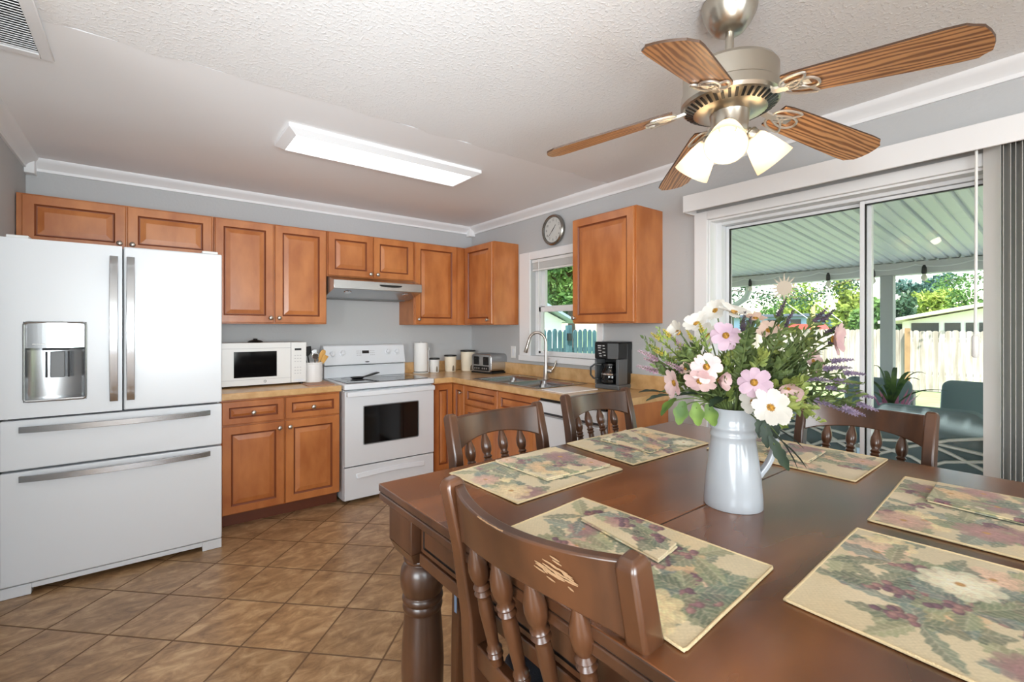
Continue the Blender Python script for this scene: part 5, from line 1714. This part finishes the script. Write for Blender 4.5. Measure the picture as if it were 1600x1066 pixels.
FL = [  # label, px, py, depth offset, face (right, up, toward), petal length, petal material, cup, n, mauve
 ('white cosmos at the very top left of the bouquet', 1119, 487, .03, (-.5, .5, .6), .034, P_WHITE, .5, 8, 0),
 ('large white cosmos at the top, in front of the door jamb', 1146, 490, -.01, (.3, .8, .45), .04, P_WHITE, .35, 8, 0),
 ('white cosmos on the upper left, petals upright', 1089, 508, .0, (-.3, .6, .5), .036, P_WHITE, .55, 8, 0),
 ('white cosmos leaning furthest left above the yellow sprigs', 1061, 520, .03, (-.9, .4, .3), .036, P_WHITE, .6, 8, 0),
 ('white blossom just left of the mauve eyed flower', 1108, 526, .02, (-.4, .3, .6), .036, P_WHITE, .4, 8, 0),
 ('pale blossom with a mauve and yellow eye near the top', 1134, 525, -.05, (.1, .2, 1), .037, P_LILAC, .05, 8, 1),
 ('pale pink cosmos with a golden centre, left of the middle', 1104, 574, -.10, (.05, .15, 1), .036, P_PINK, .05, 8, 0),
 ('pink blossom hanging just below the golden centred pink cosmos', 1094, 594, -.09, (-.1, -.7, .7), .037, P_PINK, .2, 8, 0),
 ('small golden centred blossom left of the pink pair', 1072, 577, -.03, (-.2, .3, .9), .018, P_PEACH, .5, 8, 0),
 ('pink blossom furthest left, seen from the side', 1056, 598, -.06, (-.9, -.2, .25), .037, P_PINK, .5, 7, 0),
 ('dusky pink half open blossom right of the pink pair', 1122, 594, -.05, (.5, -.1, .55), .032, P_PINK, .75, 7, 1),
 ('lilac cosmos with a yellow eye in the centre of the bouquet', 1178, 598, -.10, (.05, .05, 1), .039, P_LILAC, .05, 8, 1),
 ('large white cosmos low at the front over the pitcher rim', 1203, 638, -.12, (.25, .25, .8), .046, P_WHITE, .25, 8, 0),
 ('second white blossom tucked left of the low white cosmos', 1178, 628, -.07, (-.4, .1, .7), .033, P_WHITE, .5, 8, 0),
 ('cupped pale pink blossom right of the lilac cosmos', 1231, 606, -.08, (.1, -.35, .6), .036, P_PINK, .7, 8, 0),
 ('large pale pink blossom at the upper right by the door glass', 1300, 530, -.02, (.55, -.05, .5), .043, P_PINK, .55, 8, 0),
 ('peach blossom near the top middle, seen against the glass', 1200, 518, .06, (.1, .3, .6), .032, P_PEACH, .4, 8, 0),
 ('pale blossom behind the top of the bouquet', 1180, 500, .09, (.1, .6, .3), .032, P_PEACH, .45, 8, 0),
 ('pale pink blossom half hidden in leaves on the right', 1268, 566, .03, (.5, .1, .6), .034, P_PINK, .45, 8, 0),
]
for lab, u_, v_, dd, fa, sz, pm, cup, npet, mv in FL:
    blossom(lab, at(u_, v_, D0 + dd), fc(*fa), sz, pm, rnd, cup, npet, True, bool(mv))
G_L, G_G, G_H, G_Y = 'lavender sprigs in the pitcher', 'leafy filler sprigs in the pitcher', 'pink heather sprigs in the pitcher', 'yellow tipped sprigs in the pitcher'
for u_, v_, dd in ((998, 548, .0), (996, 572, -.02), (1040, 566, -.04), (1006, 560, .03), (1046, 522, .02)):
    sprig('pinkish heather sprig reaching out on the left side of the bouquet', at(u_, v_, D0 + dd), rnd, M_pinkb, M_leaf, G_H, nleaf=26, bl=.055)
for u_, v_, dd in ((1017, 520, .0), (1036, 514, .02), (1014, 538, .03), (1020, 546, -.02), (1073, 516, -.02), (1024, 580, .0), (1092, 503, -.05)):
    sprig('yellow tipped green sprig on the left side of the bouquet', at(u_, v_, D0 + dd), rnd, M_yell, M_leafy, G_Y, nleaf=34, bl=.03, lL=.016, lw=.003, bsz=.8)
for u_, v_, dd in ((1228, 468, .02), (1240, 485, -.02), (1292, 482, .0), (1304, 484, .03), (1164, 487, -.03), (1173, 495, .03), (1316, 506, .02), (1320, 526, .04)):
    sprig('dark lavender sprig rising at the top of the bouquet', at(u_, v_, D0 + dd), rnd, M_lavd, M_leaf, 'dark lavender sprigs in the pitcher', nleaf=24, bl=.05, lL=.026)
for u_, v_, dd in ((1334, 562, .0), (1352, 585, .02), (1343, 600, -.03), (1372, 642, .0), (1352, 650, -.03), (1312, 640, -.05), (1322, 612, .03), (1340, 650, .05), (1330, 575, -.06), (1366, 622, .06), (1300, 596, -.08)):
    sprig('grey lavender sprig spreading out on the right side of the bouquet', at(u_, v_, D0 + dd), rnd, M_lav, M_leaf, G_L, nleaf=24, bl=.06, lL=.026, droop=.03)
for k in range(40):
    a = rnd.uniform(-.15, pi + .15) ; q = rnd.uniform(.35, .95)
    u_ = 1178 + 150 * q * math.cos(a); v_ = 600 - 105 * q * math.sin(a)
    sprig('leafy green filler sprig among the bouquet blossoms', at(u_, v_, D0 + rnd.uniform(-.1, .14)), rnd, None, M_leafy if k % 3 == 0 else M_leaf, G_G, nleaf=34, name='leafy_sprig', lL=.026, lw=.006)
for u_, v_, dd in ((1232, 636, -.1), (1252, 618, -.08), (1228, 655, -.06), (1262, 640, -.03), (1246, 600, -.1)):
    sprig('yellow green leafy sprig at the lower right of the bouquet', at(u_, v_, D0 + dd), rnd, None, M_leafy, 'yellow green sprigs low in the bouquet', nleaf=26, name='leafy_sprig', lL=.03, lw=.008)
def broad(label, tip, L, w_, mat, rnd, lobes=3, group=None, name='broad_leaf', out=None):
    path = stem_path(rnd, tip)
    r = top(name, label, 'leaf', tuple(path[0]), 0, group)
    MB().tube(path, .0016, 5).build('stem', M_stem, r)
    d = (path[-1] - path[-3]).normalized() if out is None else out.normalized()
    n = UP if abs(d.z) < .8 else TO
    s_ = d.cross(n).normalized(); nn = s_.cross(d)
    m = MB(); NU = 18; vs = []; fs = []
    for i in range(NU + 1):
        t = i / NU
        w0 = w_ * math.sin(pi * min(1, t * .97 + .03)) ** .7 * (.72 + .28 * abs(math.cos(t * pi * lobes)))
        for j in range(5):
            q = j / 4 * 2 - 1
            vs.append(tip + d * (L * (t - .25)) + s_ * w0 * q + nn * (w0 * .25 * abs(q) - L * .2 * t * t))
    for i in range(NU):
        for j in range(4):
            a = i * 5 + j; fs.append((a, a + 1, a + 6, a + 5))
    m.add(vs, fs); m.build('leaf_blade', mat, r, smooth=80, normals=False)
    return r
for u_, v_, dd, ox, oz in ((1050, 628, -.06, -.6, -.5), (1066, 636, -.08, -.2, -.9), (1088, 638, -.06, .1, -.9), (1108, 640, -.05, .3, -.9)):
    broad('bright green lobed leaf hanging low at the left of the pitcher rim', at(u_, v_, D0 + dd), .055, .017, M_leafb, rnd, 2, 'green lobed leaves at the left of the rim', out=RT * ox + UP * oz + TO * .2)
for u_, v_, dd in ((1030, 612, .0), (1042, 618, -.05), (1060, 612, .05), (1090, 616, -.06), (1130, 622, -.05), (1150, 616, .05)):
    broad('dark green leaf above the left side of the pitcher rim', at(u_, v_, D0 + dd), .07, .017, M_leafd, rnd, 3, 'dark leaves at the left of the rim', out=RT * (-.9 if u_ < 1100 else -.2) + UP * rnd.uniform(-.1, .3) + TO * .2)
for u_, v_, dd, ox, oz, L in ((1190, 655, -.11, -.1, -.8, .055), (1196, 668, -.12, .1, -1, .06), (1216, 682, -.13, .7, -.7, .10), (1222, 690, -.12, .9, -.6, .095), (1210, 695, -.13, .5, -.9, .085), (1218, 672, -.1, .9, -.4, .08), (1205, 660, -.1, .3, -.9, .05)):
    broad('long dark leaf drooping in front of the pitcher handle', at(u_, v_, D0 + dd), L, .013, M_leafd, rnd, 4, 'dark drooping leaves on the right of the rim', out=RT * ox + UP * oz + TO * .25)
# ---------------------------------------------------------------- patio and garden
M_grass = plain('lawn_grass', (138, 156, 100), .9, var=.25, vscale=3, bump=.5, bscale=60)
M_conc = plain('patio_concrete', (200, 197, 190), .8, var=.08, vscale=6)
M_pan = plain('white_roof_pan', (242, 244, 240), .35)
M_ext = plain('white_exterior_paint', (232, 232, 226), .6)
g = MB()
g.add([(2.9, -14, -.16), (60, -14, -.16), (60, 40, -.16), (2.9, 40, -.16)], [(0, 1, 2, 3)])
g = MB()
xs_ = [2.9, 7.6, 18, 24, 300]; zs_ = [-.16, -.18, -.50, -.5, -.5]
for i in range(4):
    g.add([(xs_[i], -90, zs_[i]), (xs_[i + 1], -90, zs_[i + 1]), (xs_[i + 1], 260, zs_[i + 1]), (xs_[i], 260, zs_[i])], [(0, 1, 2, 3)])
o = g.build('lawn_ground', M_grass, loc=(10, 0, -.16), smooth=0); struct(o)
struct(MB().box(2.9, 7.5, -4.5, 4.6, -.3, -.1).build('patio_slab_floor', M_conc))
struct(MB().box(7.5, 9.3, -4.5, 5.2, -.3, -.155).build('added_bounce_floor', M_conc))  # unseen strip added to bounce neutral light up onto the patio roof
struct(MB().box(2.9, 3.0, 4.6, 14, -.3, -.12).build('side_path', M_conc))
# roof of white ribbed pans
pr = top('patio_cover', 'white ribbed metal patio cover on a beam and square posts', 'patio cover', (5, 0, 2.3))
xa, xb, za, zb = 2.93, 7.5, 2.50, 2.13
m = MB()
def rz(x_): return za + (zb - za) * (x_ - xa) / (xb - xa)
y_ = -4.5
prof = []
while y_ < 4.4:
    prof += [(y_, 0), (y_ + .012, .035), (y_ + .03, .035), (y_ + .042, 0), (y_ + .11, 0), (y_ + .12, .018), (y_ + .135, .018), (y_ + .145, 0), (y_ + .215, 0), (y_ + .225, .018), (y_ + .24, .018), (y_ + .25, 0)]
    y_ += .305
vs = []; fs = []
for (yy, h) in prof: vs += [(xa, yy, rz(xa) + h), (xb, yy, rz(xb) + h), (xa, yy, rz(xa) + .07), (xb, yy, rz(xb) + .07)]
for i in range(len(prof) - 1):
    a = i * 4; fs += [(a, a + 1, a + 5, a + 4), (a + 2, a + 6, a + 7, a + 3)]
m.add(vs, fs); m.build('roof_pans', M_pan, pr, smooth=0, normals=False)
M_beam = plain('grey_white_beam', (206, 206, 202), .5)
MB().box(7.2, 7.3, -4.5, 4.3, 2.0, 2.145).build('beam', M_beam, pr, bev=.006)
MB().box(7.5, 7.62, -4.5, 4.4, 2.02, 2.2).build('gutter', M_ext, pr, bev=.01)
M_post = plain('grey_post', (168, 170, 168), .5)
for yy in (-3.6, 1.68):
    MB().box(7.18, 7.31, yy - .065, yy + .065, -.0995, 1.9995).build('post', M_post, pr, bev=.008)
M_spout = plain('pale_downspout', (214, 222, 214), .5)
tag(MB().tube([(7.4, 3.45, 2.1), (7.4, 3.45, 1.94), (7.4, 3.5, 1.82), (7.38, 3.72, 1.68), (7.38, 3.8, 1.6), (7.38, 3.8, -.1)], .045, 10).build('downspout', M_spout, smooth=60), 'pale bent downspout at the far left end of the patio beam', 'downspout')
sl = top('string_lights', 'black string lights with hanging sockets along the patio beam', 'string lights', (7.1, 1, 2.05))
pts = []; by = []
for k in range(14):
    yy = -2.6 + k * .5
    for i in range(6):
        t = i / 6
        pts.append((7.15, yy + .5 * t, 2.10 - .05 * 4 * t * (1 - t) * .8))
MB().tube(pts, .007, 5).build('cord', M_ext, sl)
M_bulbg = plain('clear_bulb', (235, 228, 210), .1)
for (u_, v_) in ((1172, 440), (1294, 430), (1364, 426), (1444, 422)):
    q = at(u_, v_, 1); t = 7.15 / q.x
    yy = q.y * t
    s_ = MB().lathe([(.012, 2.09), (.022, 2.06), (.026, 2.0), (.02, 1.985)], Matrix.Translation((7.15, yy, 0)), 10).build('socket', M_black, sl)
    MB().lathe([(.014, 1.985), (.03, 1.95), (.03, 1.93), (.012, 1.905), (.001, 1.9)], Matrix.Translation((7.15, yy, 0)), 10).build('bulb', M_bulbg, s_)

# patio chairs (local: faces +x, back at x = 0)
M_cush = plain('teal_grey_cushion', (112, 128, 130), .8, bump=.15, bscale=200)
M_frame = plain('pale_metal_frame', (214, 212, 204), .35)
def patio_chair(label):
    r = top('patio_chair', label, 'patio chair', (0, 0, 0), 0, 'cushioned metal chairs around the patio table')
    m = MB()
    for s_ in (-1, 1):
        m.tube([(-.08, s_ * .27, 0), (-.02, s_ * .27, .4), (-.10, s_ * .27, .845)], .017, 8)
        m.tube([(.5, s_ * .28, 0), (.5, s_ * .28, .58), (.44, s_ * .28, .625), (.0, s_ * .28, .62)], .015, 8)
    m.tube([(-.03, -.27, .36), (-.03, .27, .36)], .013, 6).tube([(.5, -.28, .36), (.5, .28, .36)], .013, 6)
    for s_ in (-1, 1): m.tube([(-.03, s_ * .27, .36), (.5, s_ * .27, .36)], .013, 6)
    m.build('frame', M_frame, r, smooth=60)
    m = MB()
    def bp(y_, z_): return (-.02 - .08 * (z_ - .4) / .445, y_, z_)
    for s_ in (-1, 1):
        m.tube([bp(*p) for p in [(s_ * .26, .80), (s_ * .1, .76), (-s_ * .1, .68), (-s_ * .26, .60)]], .011, 6)
        m.tube([bp(*p) for p in [(s_ * .26, .66), (s_ * .08, .62), (-s_ * .12, .50), (-s_ * .26, .40)]], .011, 6)
    m.tube([bp(*p) for p in [(-.26, .70), (0, .735), (.26, .70)]], .011, 6)
    m.tube([bp(*p) for p in [(-.26, .52), (0, .55), (.26, .52)]], .011, 6)
    m.build('back_lattice', M_frame, r, smooth=60)
    def pad(fn, w_, h_, t_):
        m = MB(); L = []
        P_ = rrect(-w_, w_, 0, h_, .07, 6)
        for s_, d in ((.96, 0), (1, .02), (1, t_ - .02), (.96, t_)):
            L.append([fn(a * s_, (b - h_ / 2) * s_ + h_ / 2, d) for a, b in P_])
        k = len(P_); vs = sum(L, []); fs = []
        for i in range(3):
            for j in range(k):
                j2 = (j + 1) % k; fs.append((i * k + j, i * k + j2, i * k + k + j2, i * k + k + j))
        fs += [tuple(range(k))[::-1], tuple(3 * k + j for j in range(k))]
        return m.add(vs, fs)
    pad(lambda a, b, d: (.0 - .08 * (b) / .445 + d - .005, a, .45 + b), .265, .50, .07).build('back_cushion', M_cush, r, smooth=60)
    pad(lambda a, b, d: (.02 + b, a, .375 + d), .265, .5, .075).build('seat_cushion', M_cush, r, smooth=60)
    return r
pc0 = patio_chair('patio chair right outside the door glass, the one nearer the blinds')
PCS = [((3.93, .70), 3, None), ((3.95, 1.36), -3, 'patio chair right outside the door, behind the dining chair spindles'),
       ((5.98, .72), 176, 'patio chair across the outdoor table facing the door, at the right edge of the glass'),
       ((5.75, 1.42), 186, 'patio chair across the outdoor table, half hidden behind the potted plant')]
for i, (p, a, lab) in enumerate(PCS):
    c = pc0 if i == 0 else copy_tree(pc0)
    if lab: relabel(c, lab)
    c.location = (p[0], p[1], -.0995); c.rotation_euler = (0, 0, math.radians(a))
pt_ = top('patio_table', 'glass topped outdoor table between the patio chairs', 'table', (5.0, 1.0, -.1))
M_tglass = plain('blue_green_table_glass', (120, 158, 168), .05)
MB().prism(rrect(4.62, 5.3, .25, 1.85, .1), lambda a, b, d: (a, b, d), .592, .602).build('glass_top', M_tglass, pt_)
MB().tube([(a, b, .585) for a, b in rrect(4.62, 5.3, .25, 1.85, .1)], .014, 8, closed=True).build('rim', M_frame, pt_)
for x_, yy in ((4.72, .38), (5.2, .38), (4.72, 1.72), (5.2, 1.72)):
    MB().tube([(x_, yy, -.0995), (x_, yy, .575)], .02, 8).build('leg', M_frame, pt_)
# potted plant in pink foil
p = at(1394, 600, 1); t = 4.85 / p.x; pxx, pyy = 4.85, p.y * t
pp = top('potted_plant', 'green strap leaved potted plant in pink foil on the patio table', 'potted plant', (pxx, pyy, .6025))
M_foil = plain('pink_foil', (206, 120, 150), .3, metal=.3)
MB().lathe([(.06, .603), (.085, .72), (.078, .72), (.001, .70)], Matrix.Translation((pxx, pyy, 0)), 20).build('pot', M_foil, pp)
m = MB(); rr = random.Random(4)
for k in range(11):
    a = k * 2 * pi / 11; a2 = a + .35
    p0 = Vector((pxx + .075 * math.cos(a), pyy + .075 * math.sin(a), .64)); p1 = Vector((pxx + .075 * math.cos(a2), pyy + .075 * math.sin(a2), .64))
    o_ = Vector((math.cos(a + .15), math.sin(a + .15), 0))
    q0 = p0 + o_ * .05 + Vector((0, 0, .11)); q1 = p1 + o_ * .05 + Vector((0, 0, .11)); e_ = (p0 + p1) / 2 + o_ * (.10 + .03 * rr.random()) + Vector((0, 0, .17 + .06 * rr.random()))
    m.add([p0, p1, q1, e_, q0], [(0, 1, 2, 4), (4, 2, 3)])
m.build('foil_wrap', M_foil, pp, smooth=30, normals=False)
m = MB()
M_strap = leafy('strap_leaf', (84, 112, 48), (40, 66, 34), 14, trans=.15)
for k, (ar, L, dz) in enumerate(((0, .10, .34), (.5, .2, .30), (1.1, .30, .22), (1.9, .26, .27), (2.6, .36, .26), (3.2, .42, .22), (3.9, .30, .28), (4.6, .2, .32), (5.3, .36, .16), (5.9, .24, .30), (.8, .42, .10), (2.2, .12, .36))):
    o_ = Vector((math.cos(ar), math.sin(ar), 0)); s_ = Vector((-o_.y, o_.x, 0))
    b = Vector((pxx, pyy, .70)) + o_ * .02
    pts = bez(b, b + Vector((0, 0, dz * 1.1)) + o_ * L * .35, b + o_ * L + Vector((0, 0, dz * .9)), 9)
    vs = []; fs = []
    for i, p in enumerate(pts):
        w_ = .019 * math.sin(pi * (i / 9 * .85 + .14)) ** .8
        vs += [p - s_ * w_ + Vector((0, 0, w_ * .4)), p, p + s_ * w_ + Vector((0, 0, w_ * .4))]
    for i in range(9):
        a = i * 3; fs += [(a, a + 1, a + 4, a + 3), (a + 1, a + 2, a + 5, a + 4)]
    m.add(vs, fs)
m.build('strap_leaves', M_strap, pp, smooth=70, normals=False)

# weathered white fence behind the lawn
M_fence = wood('weathered_white_fence', (186, 180, 170), (140, 131, 118), scale=(3, 3, .35), rough=.8, contrast=(.3, .75), coat=0, freq=3)
M_rust = plain('rusty_fence_post', (150, 120, 84), .8, var=.2)
fc_ = top('wood_fence', 'tall weathered white plank fence across the back of the lawn', 'fence', (18, 4, -.5))
def planks(name, y0, y1, zt, x_):
    m = MB(); yy = y0; rr = random.Random(int(y0 * 10))
    while yy < y1:
        z1 = zt + rr.uniform(-.02, .02)
        m.prism([(yy, -.48), (yy + .135, -.48), (yy + .135, z1 - .03), (yy + .1, z1), (yy + .035, z1), (yy, z1 - .03)], lambda a, b, d: (x_ + d, a, b), 0, .02)
        yy += .143
    m.box(x_ + .02, x_ + .06, y0, y1, .0, .09).box(x_ + .02, x_ + .06, y0, y1, .95, 1.04)
    return m.build(name, M_fence, fc_, smooth=0)
planks('fence_panel', -3.0, 3.62, 1.29, 18.0)
planks('fence_panel', 3.78, 16, 1.33, 18.15)
MB().box(17.95, 18.07, 3.64, 3.76, -.48, 1.36).build('fence_post', M_rust, fc_)

# neighbours
M_dkwin = plain('dark_window', (60, 66, 70), .15)
nb = top('neighbour_house', 'low white house with a row of dark windows behind the fence at the right', 'house', (26, 3, -.5))
m = MB().box(24, 34, -4, 5.1, -.499, 1.62)
m.build('wall', M_ext, nb)
m = MB().prism([(5.75, 1.56), (5.75, 1.66), (.4, 2.75), (-4.9, 1.66), (-4.9, 1.56), (.4, 2.62)], lambda a, b, d: (d, a, b), 23.4, 34.4)
m.build('roof', plain('pale_roof', (240, 234, 222), .7), nb, smooth=0)
MB().prism([(5.1, 1.621), (.4, 2.6), (-4, 1.73), (-4, 1.621)], lambda a, b, d: (d, a, b), 24.0, 24.1).build('gable', M_ext, nb, smooth=0)
for u0, u1 in ((1424, 1467), (1476, 1501), (1509, 1524), (1530, 1560)):
    q0, q1 = at(u0, 500, 1), at(u1, 500, 1)
    y1, y0 = q0.y * 23.98 / q0.x, q1.y * 23.98 / q1.x
    MB().box(23.96, 23.999, y0, y1, 1.0, 1.57).build('window', M_dkwin, nb)
bh = top('neighbour_house', 'pale blue house with small windows far beyond the fence behind the flowers', 'house', (32, 12.5, -.5))
M_blueh = plain('pale_blue_siding', (150, 178, 204), .7)
MB().box(30, 36, 10.6, 16, -.499, 2.05).build('wall', M_blueh, bh)
MB().box(29.6, 36.4, 10.3, 16.4, 2.051, 2.22).build('roof', plain('dark_roof_edge', (82, 92, 104), .7), bh, bev=.02)
for yy in (11.0, 12.3, 13.6): MB().box(29.96, 29.999, yy, yy + .55, 1.55, 1.9).build('window', M_dkwin, bh)
rs_ = top('red_shed', 'red roofed shed between the blue house and the fence', 'shed', (24, 9, -.5))
MB().box(23.5, 25, 8.2, 10.2, -.499, 1.32).build('wall', M_ext, rs_)
MB().prism([(8.0, 1.321), (10.4, 1.321), (10.2, 1.56), (8.2, 1.56)], lambda a, b, d: (d, a, b), 23.3, 25.2).build('roof', plain('red_roof', (190, 84, 72), .7), rs_, smooth=0)
pl = top('utility_pole', 'short yellow wooden pole with two stay wires beyond the fence', 'pole', (21, 7.4, -.5))
q = at(1270.5, 480, 1); t = 21 / q.x; yy = q.y * t
MB().lathe([(.075, -.5), (.07, 2.27), (.001, 2.28)], Matrix.Translation((21, yy, 0)), 10).build('post', plain('yellow_wood_post', (214, 190, 120), .8), pl)
MB().tube([(21, yy, 1.6), (21, yy + 1.4, 2.75)], .012, 4).tube([(21, yy - 1.0, 1.6), (21, yy + .5, 2.9)], .012, 4).build('stay_wire', M_ext, pl)

# trees
def foliage(center, rad, n, size, seed, clumps=14):
    rs = np.random.RandomState(seed)
    cc = rs.randn(clumps, 3); cc /= np.linalg.norm(cc, axis=1)[:, None]; cc *= rs.rand(clumps)[:, None] ** .45 * .8
    cr = .28 + .25 * rs.rand(clumps)
    k = rs.randint(clumps, size=n)
    d = rs.randn(n, 3); d /= np.linalg.norm(d, axis=1)[:, None]
    P = cc[k] + d * (cr[k] * rs.rand(n) ** .4)[:, None]
    P = P * np.array(rad) + np.array(center)
    a = rs.randn(n, 3); a /= np.linalg.norm(a, axis=1)[:, None]
    b = np.cross(a, rs.randn(n, 3)); b /= np.linalg.norm(b, axis=1)[:, None]
    s_ = size * (.6 + .8 * rs.rand(n))[:, None]
    V = np.stack([P - a * s_, P + b * s_ * .45, P + a * s_, P - b * s_ * .45], 1).reshape(-1, 3)
    m = MB(); m.v = [tuple(p) for p in V]; m.f = [tuple(range(4 * i, 4 * i + 4)) for i in range(n)]; m.m = [0] * n
    return m
L_yg = leafy('yellow_green_crown', (176, 190, 92), (128, 156, 66), .8, trans=.35)
L_mid = leafy('mid_green_crown', (112, 150, 72), (74, 112, 54), .8, trans=.3)
L_dk = leafy('dark_green_crown', (66, 98, 62), (42, 72, 50), .8, trans=.2)
L_bl = leafy('blue_green_crown', (86, 122, 110), (52, 86, 78), .8, trans=.2)
M_bark = plain('tree_bark', (96, 84, 72), .9, var=.2)
def tree(label, u_, vtop, vbot, wpx, d, mat, n=2600, size=.14, seed=1, depth=None, group=None, kind='tree'):
    p = at(u_, (vtop + vbot) / 2, d)
    rx = wpx * d / F_PX / 2; rz = (vbot - vtop) * d / F_PX / 2
    r = top('garden_tree' if kind == 'tree' else 'garden_bush', label, kind, (p.x, p.y, -.5), 0, group)
    foliage(p, (rx, rx, rz), n, size, seed).build('foliage', mat, r, smooth=0, normals=False)
    gz = -.5
    MB().tube([(p.x, p.y, gz), (p.x + .1, p.y, (gz + p.z) / 2), (p.x, p.y, p.z)], [.16, .13, .06], 8).tube([(p.x, p.y, p.z - rz * .5), (p.x + rx * .4, p.y - rx * .4, p.z + rz * .3)], .05, 6).build('trunk', M_bark, r)
    return r
tree('yellow green bushy tree beyond the fence behind the top of the flowers', 1250, 434, 560, 110, 40, L_yg, 4200, .2, 1)
tree('bright yellow green tree beyond the fence left of the sliding door mullion', 1322, 424, 560, 66, 27, L_yg, 3200, .16, 2)
tree('mid green tree close to the left side of the patio post', 1358, 452, 560, 60, 22, L_mid, 3400, .15, 3)
tree('dark green tree beyond the fence just right of the patio post', 1408, 452, 540, 62, 26, L_dk, 3200, .14, 4)
tree('yellow green hedge tree above the white house roof at the right', 1470, 452, 540, 120, 44, L_yg, 5200, .22, 5)
tree('tall dark blue green tree rising above the hedge on the right', 1446, 424, 478, 90, 56, L_bl, 2200, .24, 6)
tree('green tree at the right edge of the door glass beyond the fence', 1536, 446, 540, 90, 36, L_mid, 3800, .2, 7)
tree('pale far tree behind the blue house', 1200, 470, 560, 110, 58, L_mid, 3000, .24, 8)
# overhanging branches nearer than the fence
def branch(label, pts, d, mat, seed, n=420):
    P_ = [at(u_, v_, d) for u_, v_ in pts]
    r = top('overhanging_branch', label, 'branch', tuple(P_[0]))
    m = MB().tube(P_, [.035] + [.012] * (len(P_) - 1), 6); m.build('bough', M_bark, r)
    MB().tube([(P_[0].x, P_[0].y, -.5), (P_[0].x, P_[0].y, P_[0].z)], .06, 8).build('trunk', M_bark, r)
    rs = random.Random(seed); m = MB()
    for k in range(n):
        i = rs.randrange(len(P_) - 1); p = P_[i].lerp(P_[i + 1], rs.random()) + Vector((rs.gauss(0, .22), rs.gauss(0, .22), rs.gauss(-.05, .13)))
        dv = Vector((rs.gauss(0, 1), rs.gauss(0, 1), rs.gauss(-.4, .6)))
        leaf_shape(m, p, dv, Vector((rs.gauss(0, 1), rs.gauss(0, 1), 1)), .11, .028)
    m.build('foliage', mat, r, smooth=0, normals=False)
branch('dark leafy branch hanging under the patio beam on the left', [(1120, 452), (1165, 456), (1215, 462), (1262, 470)], 13, L_dk, 11)
branch('dark leafy branch hanging in the middle of the left door pane', [(1352, 436), (1320, 440), (1290, 452), (1262, 460), (1240, 468)], 15.5, L_dk, 12, 260)
branch('green leafy branch at the top right of the sliding door', [(1570, 436), (1530, 434), (1495, 436), (1470, 440)], 13, L_mid, 13, 300)

# side yard seen through the kitchen window
M_teal = wood('teal_picket_paint', (70, 108, 112), (44, 78, 84), scale=(3, 3, .4), rough=.8, contrast=(.3, .7), coat=0)
pf = top('picket_fence', 'teal grey picket fence outside the kitchen window', 'fence', (7.5, 7, -.2))
m = MB(); x_ = 4.6; rr = random.Random(8)
while x_ < 10.4:
    z1 = 1.33 + rr.uniform(-.02, .02)
    m.prism([(x_, -.17), (x_ + .115, -.17), (x_ + .115, z1 - .05), (x_ + .08, z1), (x_ + .035, z1), (x_, z1 - .05)], lambda a, b, d: (a, 7 + d, b), 0, .02)
    x_ += .15
m.build('pickets', M_teal, pf, smooth=0)
MB().box(4.6, 10.4, 7.021, 7.06, .1, .19).box(4.6, 10.4, 7.021, 7.06, .85, .94).build('rail', M_teal, pf)
MB().box(6.9, 7.0, 6.9, 6.999, -.17, 1.42).build('gate_post', M_teal, pf)
MB().box(6.85, 6.95, 6.86, 6.899, 1.1, 1.25).build('gate_latch', M_black, pf)
sh = top('white_shed', 'white gabled shed beyond the teal picket fence', 'shed', (9.2, 11.5, -.2))
MB().box(7.5, 10.3, 10.6, 13, -.17, 1.55).build('wall', M_ext, sh)
MB().prism([(7.3, 1.551), (10.5, 1.551), (8.9, 2.15)], lambda a, b, d: (a, d, b), 10.6, 13).build('gable', M_ext, sh, smooth=0)
MB().prism([(7.1, 1.52), (8.9, 2.24), (10.7, 1.52), (10.7, 1.6), (8.9, 2.32), (7.1, 1.6)], lambda a, b, d: (a, d, b), 10.3, 13.2).build('roof', plain('blue_grey_roof', (150, 172, 184), .6), sh, smooth=0)
tree('leafy green tree filling the upper pane of the kitchen window', 890, 372, 492, 130, 16, L_mid, 5200, .12, 21)
tree('dark green tree behind the white shed outside the kitchen window', 850, 400, 520, 110, 21, L_dk, 3000, .15, 22)
# dark screen frame edge at the outside of the kitchen window
